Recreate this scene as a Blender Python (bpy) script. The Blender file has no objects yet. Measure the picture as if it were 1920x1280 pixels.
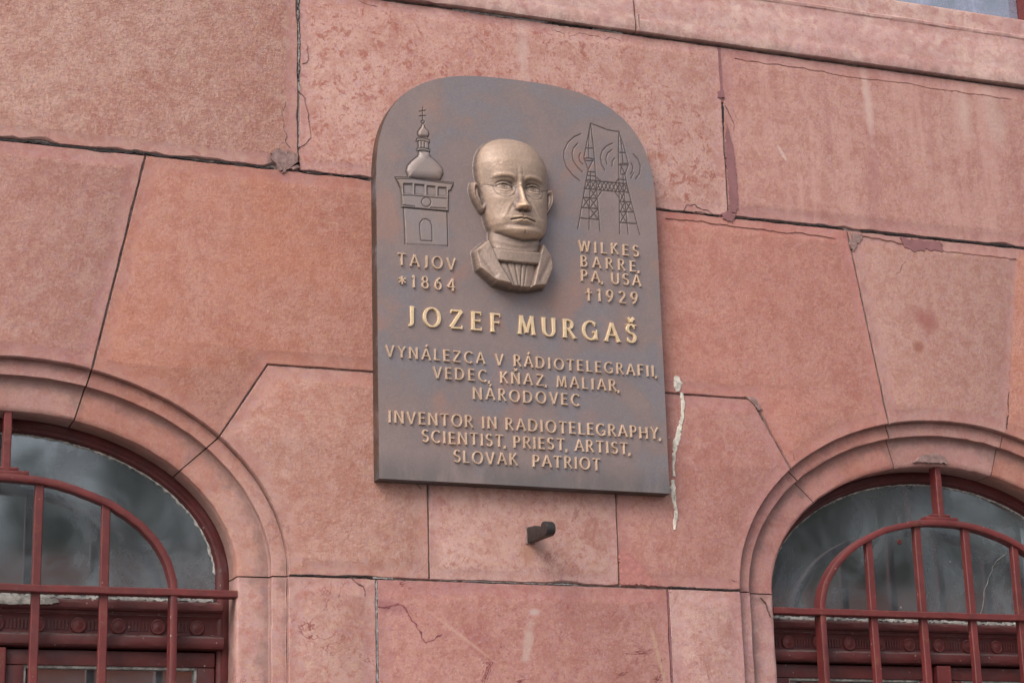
import bpy, bmesh, math, random, json
import numpy as np
from mathutils import Matrix, Vector
random.seed(7)
R = math.radians
S = bpy.context.scene
C = S.collection

# ------------------------------------------------------------------ camera
cam_d = bpy.data.cameras.new('camera'); cam = bpy.data.objects.new('camera', cam_d); C.objects.link(cam)
S.camera = cam
cam_d.sensor_width = 36.0; cam_d.lens = 72.23; cam_d.clip_start = 0.05; cam_d.clip_end = 2000
cam_d.dof.use_dof = True; cam_d.dof.focus_distance = 4.08; cam_d.dof.aperture_fstop = 9
cam.matrix_world = Matrix(((0.93080, -0.07352, -0.35806, -1.45038),
                           (-0.36453, -0.25890, -0.89448, -3.59745),
                           (-0.02694, 0.96310, -0.26779, 1.6),
                           (0, 0, 0, 1)))
# ------------------------------------------------------------------ light
SUN_EL, SUN_AZ = 42, 232           # azimuth measured clockwise from +Y: high on the left, in front of the wall
world = bpy.data.worlds.new('World'); S.world = world; world.use_nodes = True
wn = world.node_tree.nodes; wl = world.node_tree.links
sky = wn.new('ShaderNodeTexSky'); sky.sky_type = 'NISHITA'; sky.sun_disc = False
sky.sun_elevation = R(SUN_EL); sky.sun_rotation = R(SUN_AZ); sky.air_density = 1.0; sky.dust_density = 3.0
hs = wn.new('ShaderNodeHueSaturation'); hs.inputs['Saturation'].default_value = 0.34
wl.new(sky.outputs[0], hs.inputs['Color'])
bg = wn['Background']; bg.inputs['Strength'].default_value = 0.11
wl.new(hs.outputs[0], bg.inputs['Color'])
sd = bpy.data.lights.new('sun', 'SUN'); sun = bpy.data.objects.new('sun', sd); C.objects.link(sun)
sd.energy = 1.0; sd.angle = R(32); sd.color = (1.0, 0.95, 0.89)
az = R(SUN_AZ); el = R(SUN_EL)
sdir = Vector((math.sin(az)*math.cos(el), math.cos(az)*math.cos(el), math.sin(el)))
sun.rotation_euler = sdir.to_track_quat('Z', 'Y').to_euler()
sun.location = (-4, -6, 8)
S.view_settings.view_transform = 'Standard'; S.view_settings.look = 'None'
S.view_settings.gamma = 1.0; S.view_settings.use_curve_mapping = False
S.view_settings.exposure = 1.03

# ------------------------------------------------------------------ helpers
def tag(o, label=None, cat=None, group=None, kind=None):
    if label: o['label'] = label
    if cat: o['category'] = cat
    if group: o['group'] = group
    if kind: o['kind'] = kind
    return o
def empty(name, loc=(0, 0, 0)):
    o = bpy.data.objects.new(name, None); C.objects.link(o); o.location = loc; o.empty_display_size = .1
    return o
def link(name, me, mats, parent=None):
    o = bpy.data.objects.new(name, me); C.objects.link(o)
    for m in (mats if isinstance(mats, (list, tuple)) else [mats]): me.materials.append(m)
    if parent is not None:
        o.parent = parent
        pw = Matrix.Identity(4); p = parent
        while p is not None:
            pw = Matrix.Translation(p.location) @ pw; p = p.parent
        o.location = -pw.to_translation()       # meshes are authored in world metres
    return o
def mesh(verts, faces, smooth=None, mi=None):
    me = bpy.data.meshes.new('m'); me.from_pydata([tuple(v) for v in verts], [], faces)
    if mi is not None: me.polygons.foreach_set('material_index', mi)
    if smooth is not None:
        me.polygons.foreach_set('use_smooth', [True]*len(me.polygons)); me.set_sharp_from_angle(angle=R(smooth))
    me.update(); return me
class MB:
    def __init__(s): s.v = []; s.f = []; s.m = []
    def add(s, v, f, m=0):
        n = len(s.v); s.v += [tuple(p) for p in v]; s.f += [tuple(i+n for i in q) for q in f]; s.m += [m]*len(f); return s
    def box(s, x0, x1, y0, y1, z0, z1, b=0.0, m=0):
        if b <= 0:
            v = [(x, y, z) for x in (x0, x1) for y in (y0, y1) for z in (z0, z1)]
            f = [(0, 1, 3, 2), (4, 6, 7, 5), (0, 4, 5, 1), (2, 3, 7, 6), (0, 2, 6, 4), (1, 5, 7, 3)]
            return s.add(v, f, m)
        bm = bmesh.new(); bmesh.ops.create_cube(bm, size=1)
        for v in bm.verts: v.co = ((x0+x1)/2+v.co.x*(x1-x0), (y0+y1)/2+v.co.y*(y1-y0), (z0+z1)/2+v.co.z*(z1-z0))
        bmesh.ops.bevel(bm, geom=list(bm.edges), offset=b, segments=2, affect='EDGES', profile=.6)
        bm.verts.index_update()
        v = [tuple(x.co) for x in bm.verts]; f = [tuple(a.index for a in q.verts) for q in bm.faces]; bm.free()
        return s.add(v, f, m)
    def sweep(s, sections, closed=True, caps=True, m=0):
        n = len(sections[0]); v = [p for sec in sections for p in sec]; f = []
        for i in range(len(sections)-1):
            for j in range(n if closed else n-1):
                a = i*n+j; b = i*n+(j+1) % n; f.append((a, b, b+n, a+n))
        if caps: f.append(tuple(range(n))[::-1]); f.append(tuple(range(len(v)-n, len(v))))
        return s.add(v, f, m)
    def disc(s, cx, y0, cz, r, d, n=20, m=0, dome=0.35):
        secs = []
        for (rr, dd) in ((1, 0), (1, .6), (.93, .95), (.8, 1.0), (.74, .8), (.55, .85), (.3, 1.0+dome*.3), (.02, 1.0+dome)):
            secs.append([(cx+r*rr*math.cos(2*math.pi*k/n), y0-d*dd, cz+r*rr*math.sin(2*math.pi*k/n)) for k in range(n)])
        return s.sweep(secs, True, True, m)
    def build(s, name, mats, parent=None, smooth=35):
        return link(name, mesh(s.v, s.f, smooth, s.m), mats, parent)

# ------------------------------------------------------------------ node helper
class NT:
    def __init__(s, name):
        s.mat = bpy.data.materials.new(name); s.mat.use_nodes = True
        s.t = s.mat.node_tree; s.t.nodes.clear()
        s.out = s.t.nodes.new('ShaderNodeOutputMaterial'); s.b = s.t.nodes.new('ShaderNodeBsdfPrincipled')
        s.t.links.new(s.b.outputs[0], s.out.inputs[0])
        g = s.t.nodes.new('ShaderNodeNewGeometry'); s.pos = g.outputs['Position']
    def set(s, sock, v):
        if hasattr(v, 'links'): s.t.links.new(v, sock)
        elif isinstance(v, (tuple, list)) and len(v) == 3 and sock.type == 'RGBA': sock.default_value = (*v, 1)
        else: sock.default_value = v
    def math(s, op, a, b=0.0, c=None, clamp=False):
        n = s.t.nodes.new('ShaderNodeMath'); n.operation = op; n.use_clamp = clamp
        s.set(n.inputs[0], a); s.set(n.inputs[1], b)
        if c is not None: s.set(n.inputs[2], c)
        return n.outputs[0]
    def noise(s, scale, detail=4, rough=.55, dist=0., off=(0, 0, 0), vec=None, stretch=(1, 1, 1)):
        m = s.t.nodes.new('ShaderNodeMapping'); s.set(m.inputs['Vector'], vec or s.pos)
        m.inputs['Location'].default_value = off; m.inputs['Scale'].default_value = stretch
        n = s.t.nodes.new('ShaderNodeTexNoise'); s.t.links.new(m.outputs[0], n.inputs['Vector'])
        n.inputs['Scale'].default_value = scale; n.inputs['Detail'].default_value = detail
        n.inputs['Roughness'].default_value = rough; n.inputs['Distortion'].default_value = dist
        return n.outputs[0]
    def ramp(s, v, lo, hi, a=0., b=1.):
        n = s.t.nodes.new('ShaderNodeMapRange'); n.interpolation_type = 'SMOOTHSTEP'
        s.set(n.inputs[0], v); n.inputs[1].default_value = lo; n.inputs[2].default_value = hi
        n.inputs[3].default_value = a; n.inputs[4].default_value = b; return n.outputs[0]
    def mix(s, f, a, b, mode='MIX'):
        n = s.t.nodes.new('ShaderNodeMix'); n.data_type = 'RGBA'; n.blend_type = mode
        s.set(n.inputs[0], f); s.set(n.inputs[6], a); s.set(n.inputs[7], b); return n.outputs[2]
    def attr(s, name):
        n = s.t.nodes.new('ShaderNodeAttribute'); n.attribute_name = name; return n.outputs['Fac']
    def sep(s, v=None):
        n = s.t.nodes.new('ShaderNodeSeparateXYZ'); s.set(n.inputs[0], v or s.pos); return n.outputs
    def bump(s, h, strength=.5, dist=.002, prev=None):
        n = s.t.nodes.new('ShaderNodeBump'); n.inputs['Strength'].default_value = strength; n.inputs['Distance'].default_value = dist
        s.set(n.inputs['Height'], h)
        if prev is not None: s.set(n.inputs['Normal'], prev)
        return n.outputs[0]
    def ellipse(s, cx, cz, rx, rz, ang=0., soft=.35, wob=.5, seed=0.):
        """mask 1 inside a wobbly ellipse on the wall plane (a stain with a shape of its own)"""
        x, y, z = s.sep()
        dx = s.math('SUBTRACT', x, cx); dz = s.math('SUBTRACT', z, cz)
        ca, sa = math.cos(R(ang)), math.sin(R(ang))
        u = s.math('ADD', s.math('MULTIPLY', dx, ca/rx), s.math('MULTIPLY', dz, sa/rx))
        v = s.math('ADD', s.math('MULTIPLY', dx, -sa/rz), s.math('MULTIPLY', dz, ca/rz))
        d = s.math('SQRT', s.math('ADD', s.math('MULTIPLY', u, u), s.math('MULTIPLY', v, v)))
        n = s.noise(1.6/min(rx, rz)*.35, 4, .6, 0, (seed, seed, 0))
        d = s.math('ADD', d, s.math('MULTIPLY', s.math('SUBTRACT', n, .5), wob*2))
        return s.ramp(d, 1+soft, 1-soft)

def stone_mat(name, base, dark, pale, mott=.5, vein=.5, tool=.5, streak=0., seed=0., stains=(), margin=False, msc=28., orange=0.):
    n = NT(name); o = (seed*3.1, seed*1.7, seed*2.3)
    big = n.noise(3.2, 3, .5, .3, o)
    col = n.mix(n.ramp(big, .35, .68), base, pale)
    med = n.noise(9, 5, .62, .6, o)
    col = n.mix(n.math('MULTIPLY', n.ramp(med, .49, .66), .45), col, dark)
    # cloudy mottling: darker red flecks with soft curled outlines
    m1 = n.noise(msc, 7, .74, .55, o); area = n.ramp(n.noise(5, 2, .5, 0, o), .25, .58)
    mk = n.math('MULTIPLY', n.ramp(m1, .515, .60), n.math('MULTIPLY', area, mott))
    col = n.mix(mk, col, dark)
    m2 = n.noise(msc*1.35, 5, .6, .9, (o[0]+9, o[1], o[2]))
    col = n.mix(n.math('MULTIPLY', n.ramp(m2, .50, .62), .72), col, pale)
    m3 = n.noise(msc*3.6, 6, .75, .5, (o[0], o[1], o[2]+7))
    col = n.mix(n.math('MULTIPLY', n.ramp(m3, .52, .62), .36+.35*mott), col, dark)
    col = n.mix(n.math('MULTIPLY', n.ramp(m3, .46, .36), .35), col, pale)
    hA = n.noise(48, 4, .7, .3, (o[0]+11, 0, o[2])); hB = n.noise(75, 4, .7, .3, (o[0], 0, o[2]+13)); hC = n.noise(26, 5, .7, .4, (o[0]+17, 3, o[2]))
    col = n.mix(n.math('MULTIPLY', n.ramp(hA, .50, .66), .42), col, (base[0]*1.04, base[1]*1.22, base[2]*1.0))     # ochre grains
    col = n.mix(n.math('MULTIPLY', n.ramp(hB, .50, .66), .40), col, (base[0]*.86, base[1]*.98, base[2]*1.32))      # mauve grains
    col = n.mix(n.math('MULTIPLY', n.ramp(hC, .48, .60), .5), col, (base[0]*.80, base[1]*.70, base[2]*.66))
    # thin red veins
    v1 = n.math('ABSOLUTE', n.math('SUBTRACT', n.noise(6.5, 5, .62, 1.3, (o[0], o[1]+5, o[2])), .5))
    v1 = n.math('MULTIPLY', n.ramp(v1, .012, .002), n.ramp(n.noise(7, 3, .6, 0, (o[0]+3, 0, o[2])), .5, .64))
    col = n.mix(n.math('MULTIPLY', v1, vein), col, (dark[0]*.62, dark[1]*.5, dark[2]*.55))
    # crystalline grain
    g1 = n.noise(150, 4, .75, 0, o); g2 = n.noise(420, 2, .6, 0, o)
    amt = .75 if margin else .9
    col = n.mix(n.math('MULTIPLY', n.ramp(g1, .46, .30), amt*.42), col, (base[0]*.66, base[1]*.62, base[2]*.62))
    col = n.mix(n.math('MULTIPLY', n.ramp(g1, .56, .74), amt*.5), col, (min(base[0]*1.35, .7), base[1]*1.55, base[2]*1.6))
    g3 = n.noise(230, 3, .8, .2, (o[0], 3, o[2]))
    col = n.mix(n.math('MULTIPLY', n.ramp(g3, .60, .68), .38), col, (.60, .42, .36))            # bright calcite flecks
    col = n.mix(n.math('MULTIPLY', n.ramp(g3, .41, .33), .45), col, (.24, .095, .08))
    # dressing marks: short strokes of the bush hammer, two directions, patchy
    t1 = n.noise(210, 3, .6, .3, o, None, (1, 1, .6)); t2 = n.noise(210, 3, .6, .3, (o[0]+4, 0, o[2]), None, (.5, 1, 1.05))
    tt = n.math('ADD', n.math('MULTIPLY', t1, .5), n.math('MULTIPLY', t2, .5))
    if not margin:
        col = n.mix(n.math('MULTIPLY', n.ramp(tt, .50, .42), tool*.28), col, (base[0]*.62, base[1]*.55, base[2]*.55))
        col = n.mix(n.math('MULTIPLY', n.ramp(tt, .52, .60), tool*.26), col, (min(.72, base[0]*1.3), base[1]*1.5, base[2]*1.5))
    if streak:
        s1 = n.noise(13, 4, .6, .25, o, None, (1.6, 1, .13))
        col = n.mix(n.math('MULTIPLY', n.ramp(s1, .52, .7), streak*.6), col, (.50, .29, .25))
        col = n.mix(n.math('MULTIPLY', n.ramp(s1, .46, .32), streak*.5), col, (.29, .125, .12))
    if orange:
        col = n.mix(n.math('MULTIPLY', n.ramp(n.noise(4.5, 4, .6, .4, (o[0], 2, o[2]+8)), .45, .7), orange), col, (.44, .155, .085))
    if margin:
        pz = n.ramp(n.noise(11, 4, .65, .5, (o[0]+2, 0, o[2])), .45, .7)
        col = n.mix(n.math('MULTIPLY', pz, .25), col, (.36, .19, .195))
    # grime creeping out of the joints; arch steps, reveals and sill mouldings darken too
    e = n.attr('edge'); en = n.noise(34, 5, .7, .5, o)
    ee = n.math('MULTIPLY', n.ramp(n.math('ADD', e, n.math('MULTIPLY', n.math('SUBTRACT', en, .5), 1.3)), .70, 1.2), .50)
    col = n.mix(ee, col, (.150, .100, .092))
    for i, (cx, cz, rx, rz, ang, sc, amt, soft, wob) in enumerate(stains):
        col = n.mix(n.math('MULTIPLY', n.ellipse(cx, cz, rx, rz, ang, soft, wob, seed+i), amt), col, sc)
    n.set(n.b.inputs['Base Color'], col)
    n.set(n.b.inputs['Roughness'], n.ramp(g1, .3, .7, .62, .86)); n.b.inputs['Specular IOR Level'].default_value = .35
    h = n.math('ADD', n.math('MULTIPLY', g1, .8), n.math('MULTIPLY', g2, .35))
    bp = n.bump(h, .55 if margin else .8, .0011)
    bp = n.bump(m1, .35, .002, bp)
    if not margin: bp = n.bump(tt, .75*tool, .0022, bp)
    bp = n.bump(med, .35, .004, bp)
    n.set(n.b.inputs['Normal'], bp)
    return n.mat

def simple_mat(name, col, rough=.6, metal=0., var=.25, scale=30, bump=.3, spec=.4, bd=.001):
    n = NT(name); a = n.noise(scale, 5, .65, .3); f = n.ramp(a, .3, .72)
    c = n.mix(f, tuple(x*(1-var) for x in col), tuple(min(1, x*(1+var)) for x in col))
    n.set(n.b.inputs['Base Color'], c); n.b.inputs['Roughness'].default_value = rough; n.b.inputs['Metallic'].default_value = metal
    n.b.inputs['Specular IOR Level'].default_value = spec
    n.set(n.b.inputs['Normal'], n.bump(n.noise(scale*4, 4, .6), bump, bd)); return n.mat

def paint_mat(name, col, rust=.25, grime=.3, seed=0., dust=.35):
    n = NT(name); o = (seed, seed*2, seed*3)
    a = n.noise(16, 5, .6, .4, o); b = n.noise(60, 5, .7, .6, o)
    c = n.mix(n.ramp(a, .3, .7), tuple(x*.78 for x in col), tuple(x*1.18 for x in col))
    c = n.mix(n.math('MULTIPLY', n.ramp(b, .54, .66), rust), c, (.16, .062, .028))
    c = n.mix(n.math('MULTIPLY', n.ramp(n.noise(26, 5, .7, .3, (seed+5, 0, 0)), .5, .72), grime), c, (.07, .032, .035))
    g = n.t.nodes.new('ShaderNodeNewGeometry'); up = n.sep(g.outputs['Normal'])[2]
    dn = n.ramp(n.noise(45, 4, .7, 0, o), .3, .6)
    c = n.mix(n.math('MULTIPLY', n.math('MULTIPLY', n.ramp(up, .55, .95), dn), dust), c, (.22, .19, .18))   # settled dust on ledges
    c = n.mix(n.math('MULTIPLY', n.ramp(n.noise(95, 3, .7, .2, o), .68, .72), .7), c, (.42, .36, .30))      # flaked specks
    n.set(n.b.inputs['Base Color'], c); n.set(n.b.inputs['Roughness'], n.ramp(b, .3, .7, .42, .7))
    bp = n.bump(b, .5, .0012); bp = n.bump(n.noise(200, 3, .6), .35, .0006, bp); n.set(n.b.inputs['Normal'], bp)
    return n.mat
# ------------------------------------------------------------------ materials
BASE = (0.413, 0.201, 0.162); DARK = (0.283, 0.096, 0.073); PALE = (0.47, 0.274, 0.226)
MARG = {}
def sm(name, base=BASE, dark=DARK, pale=PALE, seed=0., mk=None, **k):
    a = stone_mat(name, base, dark, pale, seed=seed, **k)
    mb = (base[0]*.98, base[1]*.97, base[2]*1.04)
    b = stone_mat(name+'_margin', mb, tuple(x*1.08 for x in dark), tuple(x*.96 for x in pale), seed=seed, margin=True,
                  **{**k, 'tool': 0., 'mott': k.get('mott', .5)*.6})
    return [a, b]
M_topleft = sm('stone_tan_pink', (0.429, 0.223, 0.177), (0.318, 0.113, 0.089), (0.48, 0.289, 0.236), 1., mott=.45, vein=.35, tool=1.25, msc=16.,
               stains=[(-.475, 2.998, .03, .022, 20, (.17, .11, .10), .8, .2, .5)])
M_topmid = sm('stone_mottled_rose', (0.477, 0.25, 0.208), (0.315, 0.107, 0.08), (0.518, 0.314, 0.267), 2., mott=1.3, vein=.2, tool=.3, msc=42.,
              stains=[(.03, 3.30, .012, .07, 4, (.56, .42, .38), .35, .8, .5)])
M_topright = sm('stone_streaked_rose', (0.404, 0.201, 0.168), (0.283, 0.102, 0.083), (0.439, 0.246, 0.207), 3., mott=.45, vein=.35, tool=.6, streak=.75,
                stains=[(.842, 3.285, .010, .075, 2, (.56, .40, .35), .55, .6, .6), (1.09, 3.29, .016, .05, 0, (0.523, 0.383, 0.331), .4, .7, .6),
                        (1.17, 3.29, .022, .06, 5, (0.523, 0.383, 0.331), .4, .7, .6), (.62, 3.14, .004, .02, 30, (.55, .42, .38), .5, .4, .3)])
M_keyleft = sm('stone_dusty_rose', (0.409, 0.203, 0.165), (0.311, 0.114, 0.089), (0.435, 0.249, 0.207), 4., mott=.4, vein=.3, tool=.8, msc=20.)
M_bigleft = sm('stone_salmon', (0.403, 0.179, 0.13), (0.291, 0.09, 0.06), (0.418, 0.206, 0.161), 5., mott=.35, vein=.25, tool=.75, orange=.32)
M_springleft = sm('stone_pale_salmon', (0.433, 0.226, 0.18), (0.348, 0.135, 0.095), (0.465, 0.267, 0.22), 6., mott=.7, vein=.45, tool=.85, msc=15., orange=.2)
M_small = sm('stone_pale_rose', (0.452, 0.244, 0.202), (0.315, 0.114, 0.089), (0.499, 0.304, 0.26), 7., mott=.8, vein=.5, tool=.3, msc=26.,
             stains=[(.012, 2.262, .014, .020, 0, (0.306, 0.133, 0.077), .55, .8, .9)])
M_springright = sm('stone_rose', (0.408, 0.191, 0.159), (0.301, 0.1, 0.079), (0.433, 0.226, 0.189), 8., mott=.4, vein=.25, tool=.6)
M_bigright = sm('stone_salmon_rose', (0.431, 0.192, 0.154), (0.319, 0.1, 0.073), (0.451, 0.22, 0.18), 9., mott=.35, vein=.15, tool=.7, orange=.18)
M_keyright = sm('stone_grey_rose', (0.405, 0.215, 0.176), (0.293, 0.109, 0.087), (0.425, 0.243, 0.203), 10., mott=.3, vein=.1, tool=.55,
                stains=[(.945, 2.80, .030, .020, -20, (0.274, 0.092, 0.078), .7, .7, .8), (.92, 2.735, .012, .012, 0, (.24, .08, .06), .7, .6, .6)])
M_pier = sm('stone_veined_rose', (0.417, 0.193, 0.161), (0.268, 0.079, 0.069), (0.442, 0.227, 0.193), 11., mott=.5, vein=1.0, tool=.55,
            stains=[(.005, 2.09, .009, .040, -12, (0.47, 0.332, 0.285), .65, .45, .9), (-.262, 2.150, .030, .010, -12, (.23, .083, .099), .55, .7, .9), (-.13, 2.10, .003, .07, 55, (0.51, 0.306, 0.244), .5, .7, .6), (.275, 2.07, .004, .06, 14, (0.51, 0.337, 0.224), .5, .7, .6),
                    (.02, 2.148, .010, .006, 0, (0.487, 0.382, 0.349), .6, .4, .5)])
M_jambleft = sm('stone_jamb_pink', (0.453, 0.247, 0.203), (0.337, 0.108, 0.085), (0.484, 0.287, 0.243), 12., mott=.75, vein=.9, tool=.4, msc=18.)
M_jambright = sm('stone_jamb_pale', (0.453, 0.25, 0.215), (0.311, 0.119, 0.097), (0.499, 0.308, 0.269), 13., mott=.5, vein=.6, tool=.4)
M_cornice = sm('stone_sill_band', (0.453, 0.257, 0.219), (0.312, 0.134, 0.113), (0.559, 0.384, 0.324), 14., mott=1.1, vein=.2, tool=.1, streak=.25, msc=15.)
M_plain = sm('stone_plain', seed=15.)
m_mortar = simple_mat('dark_mortar', (.175, .135, .122), .95, var=.6, scale=60, bump=.8)
m_lime = simple_mat('pale_mortar', (.27, .25, .24), .95, var=.45, scale=90, bump=.9)
m_patch = simple_mat('mauve_repair_mortar', (.235, .105, .108), .9, var=.15, scale=25, bump=.5)
m_patchred = simple_mat('red_repair_mortar', (.40, .165, .145), .9, var=.18, scale=140, bump=.6)
m_patchgrey = simple_mat('grey_repair_mortar', (.255, .160, .145), .95, var=.35, scale=70, bump=.9)
m_crack = simple_mat('crack_dirt', (.150, .078, .070), .95, var=.4, scale=80)
m_drip = simple_mat('dried_white_drip', (.68, .62, .53), .8, var=.2, scale=60, bump=.8)
_t = m_drip.node_tree; _n = _t.nodes.new('ShaderNodeTexNoise'); _n.inputs['Scale'].default_value = 110; _n.inputs['Detail'].default_value = 5
_g = _t.nodes.new('ShaderNodeNewGeometry'); _t.links.new(_g.outputs['Position'], _n.inputs['Vector'])
_r = _t.nodes.new('ShaderNodeMapRange'); _r.inputs[1].default_value = .36; _r.inputs[2].default_value = .50; _r.inputs[3].default_value = .6
_t.links.new(_n.outputs[0], _r.inputs[0]); _t.links.new(_r.outputs[0], _t.nodes['Principled BSDF'].inputs['Alpha'])
m_paint = paint_mat('red_window_paint', (.105, .017, .016), .12, .45, 1.)
m_paintdark = paint_mat('old_red_frame_paint', (.080, .0125, .012), .1, .5, 2., dust=.55)
m_iron = paint_mat('red_iron_paint', (.125, .0185, .0175), .45, .25, 3., dust=.25)
m_putty = simple_mat('cracked_white_putty', (.38, .36, .33), .9, var=.5, scale=70, bump=.9)
m_hook = simple_mat('blackened_iron', (.035, .030, .029), .5, .3, var=.3, scale=80, bump=.5)
m_curtain = simple_mat('pale_curtain', (.62, .62, .68), .9, var=.1, scale=8)
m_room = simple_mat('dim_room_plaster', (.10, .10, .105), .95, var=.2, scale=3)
m_rust = simple_mat('rust_stain', (.30, .14, .085), .9, var=.3, scale=60)

def glass_mat(name, refl=.20, dust=.48, dcol=(.172, .192, .208)):
    n = NT(name); t = n.t
    gl = t.nodes.new('ShaderNodeBsdfGlossy'); gl.inputs['Roughness'].default_value = .05; gl.inputs['Color'].default_value = (.93, .97, 1, 1)
    tr = t.nodes.new('ShaderNodeBsdfTransparent'); tr.inputs['Color'].default_value = (.72, .76, .76, 1)
    df = t.nodes.new('ShaderNodeBsdfDiffuse'); df.inputs['Color'].default_value = (*dcol, 1)
    wv = n.bump(n.noise(2.6, 2, .5), .10, .01); t.links.new(wv, gl.inputs['Normal'])       # old drawn glass, slightly wavy
    m1 = t.nodes.new('ShaderNodeMixShader'); m2 = t.nodes.new('ShaderNodeMixShader')
    fr = t.nodes.new('ShaderNodeFresnel'); fr.inputs[0].default_value = 1.5
    f = n.math('MULTIPLY_ADD', fr.outputs[0], 1.6, refl-.06)
    t.links.new(f, m1.inputs[0]); t.links.new(tr.outputs[0], m1.inputs[1]); t.links.new(gl.outputs[0], m1.inputs[2])
    d = n.math('MULTIPLY', n.math('MULTIPLY', n.ramp(n.noise(6, 5, .68, .9), .32, .66, .45, 1.5), n.ramp(n.noise(14, 4, .6, .3, (3, 0, 0), None, (1, 1, .25)), .3, .7, .8, 1.2)), dust)  # mottled dust film, standing in for blurred cloud and tree reflections too
    t.links.new(d, m2.inputs[0]); t.links.new(m1.outputs[0], m2.inputs[1]); t.links.new(df.outputs[0], m2.inputs[2])
    t.links.new(m2.outputs[0], n.out.inputs[0]); return n.mat
m_glass = glass_mat('dust_reflection_glass', .24)
m_glass_low = glass_mat('reflecting_lower_glass', .42, .22)
m_glass_up = glass_mat('upper_window_glass', .3, .5, (.40, .42, .56))  # lavender diffuse layer stands in for the reflected sky

def bronze(name, base, hi, rough=.50, metal=.30, seed=0., hot=.55, ox=.6, tool_=.12):
    n = NT(name); o = (seed, seed, seed)
    a = n.noise(7, 5, .6, .5, o); b = n.noise(16, 5, .65, .8, (seed+4, 0, 0)); fine = n.noise(240, 4, .7)
    c = n.mix(n.ramp(a, .35, .68), base, tuple(x*.80 for x in base))
    c = n.mix(n.math('MULTIPLY', n.ramp(a, .48, .62), ox), c, (.205, .192, .215))                       # bluish oxide
    c = n.mix(n.math('MULTIPLY', n.ramp(n.noise(8.5, 4, .55, .3, (seed+9, 0, 2)), .55, .70), hot), c, (.33, .180, .140))                       # copper blotches
    c = n.mix(n.math('MULTIPLY', n.ramp(fine, .45, .7), .15), c, hi)
    c = n.mix(n.math('MULTIPLY', n.attr('polish'), .62), c, hi)                                        # rubbed bright
    x, y, z = n.sep()
    gr = n.math('MULTIPLY', n.ramp(z, 2.445, 2.39), n.ramp(n.noise(22, 4, .6, .3, o, None, (1, 1, .3)), .25, .6))
    c = n.mix(n.math('MULTIPLY', gr, .5), c, (.085, .090, .088))                                        # darker and streaked towards the foot
    n.set(n.b.inputs['Metallic'], n.math('MULTIPLY', n.math('SUBTRACT', 1.0, n.attr('dirt_dark')), metal)); n.set(n.b.inputs['Specular IOR Level'], n.math('MULTIPLY_ADD', n.attr('dirt_dark'), -.45, .5))
    c = n.mix(n.math('MULTIPLY', n.attr('dirt_dark'), .9), c, (.050, .038, .034))                           # grime held in incised lines; creases of the bust darker too
    n.set(n.b.inputs['Base Color'], c); n.set(n.b.inputs['Roughness'], n.ramp(b, .3, .7, rough-.05, rough+.12))
    bp = n.bump(fine, .35, .0006); bp = n.bump(n.noise(55, 4, .6), .3+tool_, .0012+.001*tool_, bp); bp = n.bump(n.noise(130, 3, .6, .4), tool_, .0012, bp); n.set(n.b.inputs['Normal'], bp)
    return n.mat
m_bronze = bronze('patinated_bronze', (.250, .188, .178), (.46, .34, .27))
m_bronze_head = bronze('rubbed_bronze', (.250, .180, .150), (.72, .49, .32), .50, .22, 3., .2, .1, .5)
m_bronze_edge = bronze('dark_bronze_edge', (.088, .058, .044), (.16, .10, .08), .5, .5, 5., .2)
m_letter = bronze('worn_bronze_letters', (.60, .42, .30), (.70, .50, .36), .5, .2, 6., .1, 0.)
m_gold = simple_mat('gilded_bronze', (.74, .545, .34), .42, .4, var=.12, scale=60, bump=.25)

# ------------------------------------------------------------------ facade
facade = empty('stone_facade', (0, .1, 0))
tag(facade, 'red marble street facade of ashlar blocks with two arched windows and moulded sill band', 'building')
ZS = 2.202; CL, CR = -.965, .968; A0, B0 = .417, .283
def ring(c, d, t):
    return (c+(A0+d)*math.cos(R(t)), ZS+(B0+d*1.02)*math.sin(R(t)))
D_MID, D_OUT = .061, .089
def arc(c, t0, t1, d=D_OUT):
    n = max(2, int(abs(t1-t0)/2.5)+1)
    return [ring(c, d, t0+(t1-t0)*k/n) for k in range(n+1)]

def offset_poly(P, dist):
    """P: (n,2) CCW; dist per edge i (i -> i+1); returns inset vertices"""
    n = len(P); P = np.array(P); out = []
    E = np.roll(P, -1, 0)-P; L = np.linalg.norm(E, axis=1, keepdims=True); E = E/np.maximum(L, 1e-9)
    N = np.stack([-E[:, 1], E[:, 0]], 1)
    for i in range(n):
        n1, n2 = N[i-1], N[i]; d1, d2 = dist[i-1], dist[i]
        det = n1[0]*n2[1]-n1[1]*n2[0]
        if abs(det) < .25:
            m = n1+n2; m = m/max(np.linalg.norm(m), 1e-6); out.append(P[i]+m*(d1+d2)/2/max(m @ n2, .5))
        else:
            out.append(P[i]+np.array([(d1*n2[1]-d2*n1[1])/det, (d2*n1[0]-d1*n2[0])/det]))
    return np.array(out)
nrs = np.random.RandomState(5)
def smooth_noise(n, amp, k=3):
    a = nrs.randn(n)
    for _ in range(k): a = (np.roll(a, 1)+a*2+np.roll(a, -1))/4
    return a/max(a.std(), 1e-6)*amp
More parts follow.
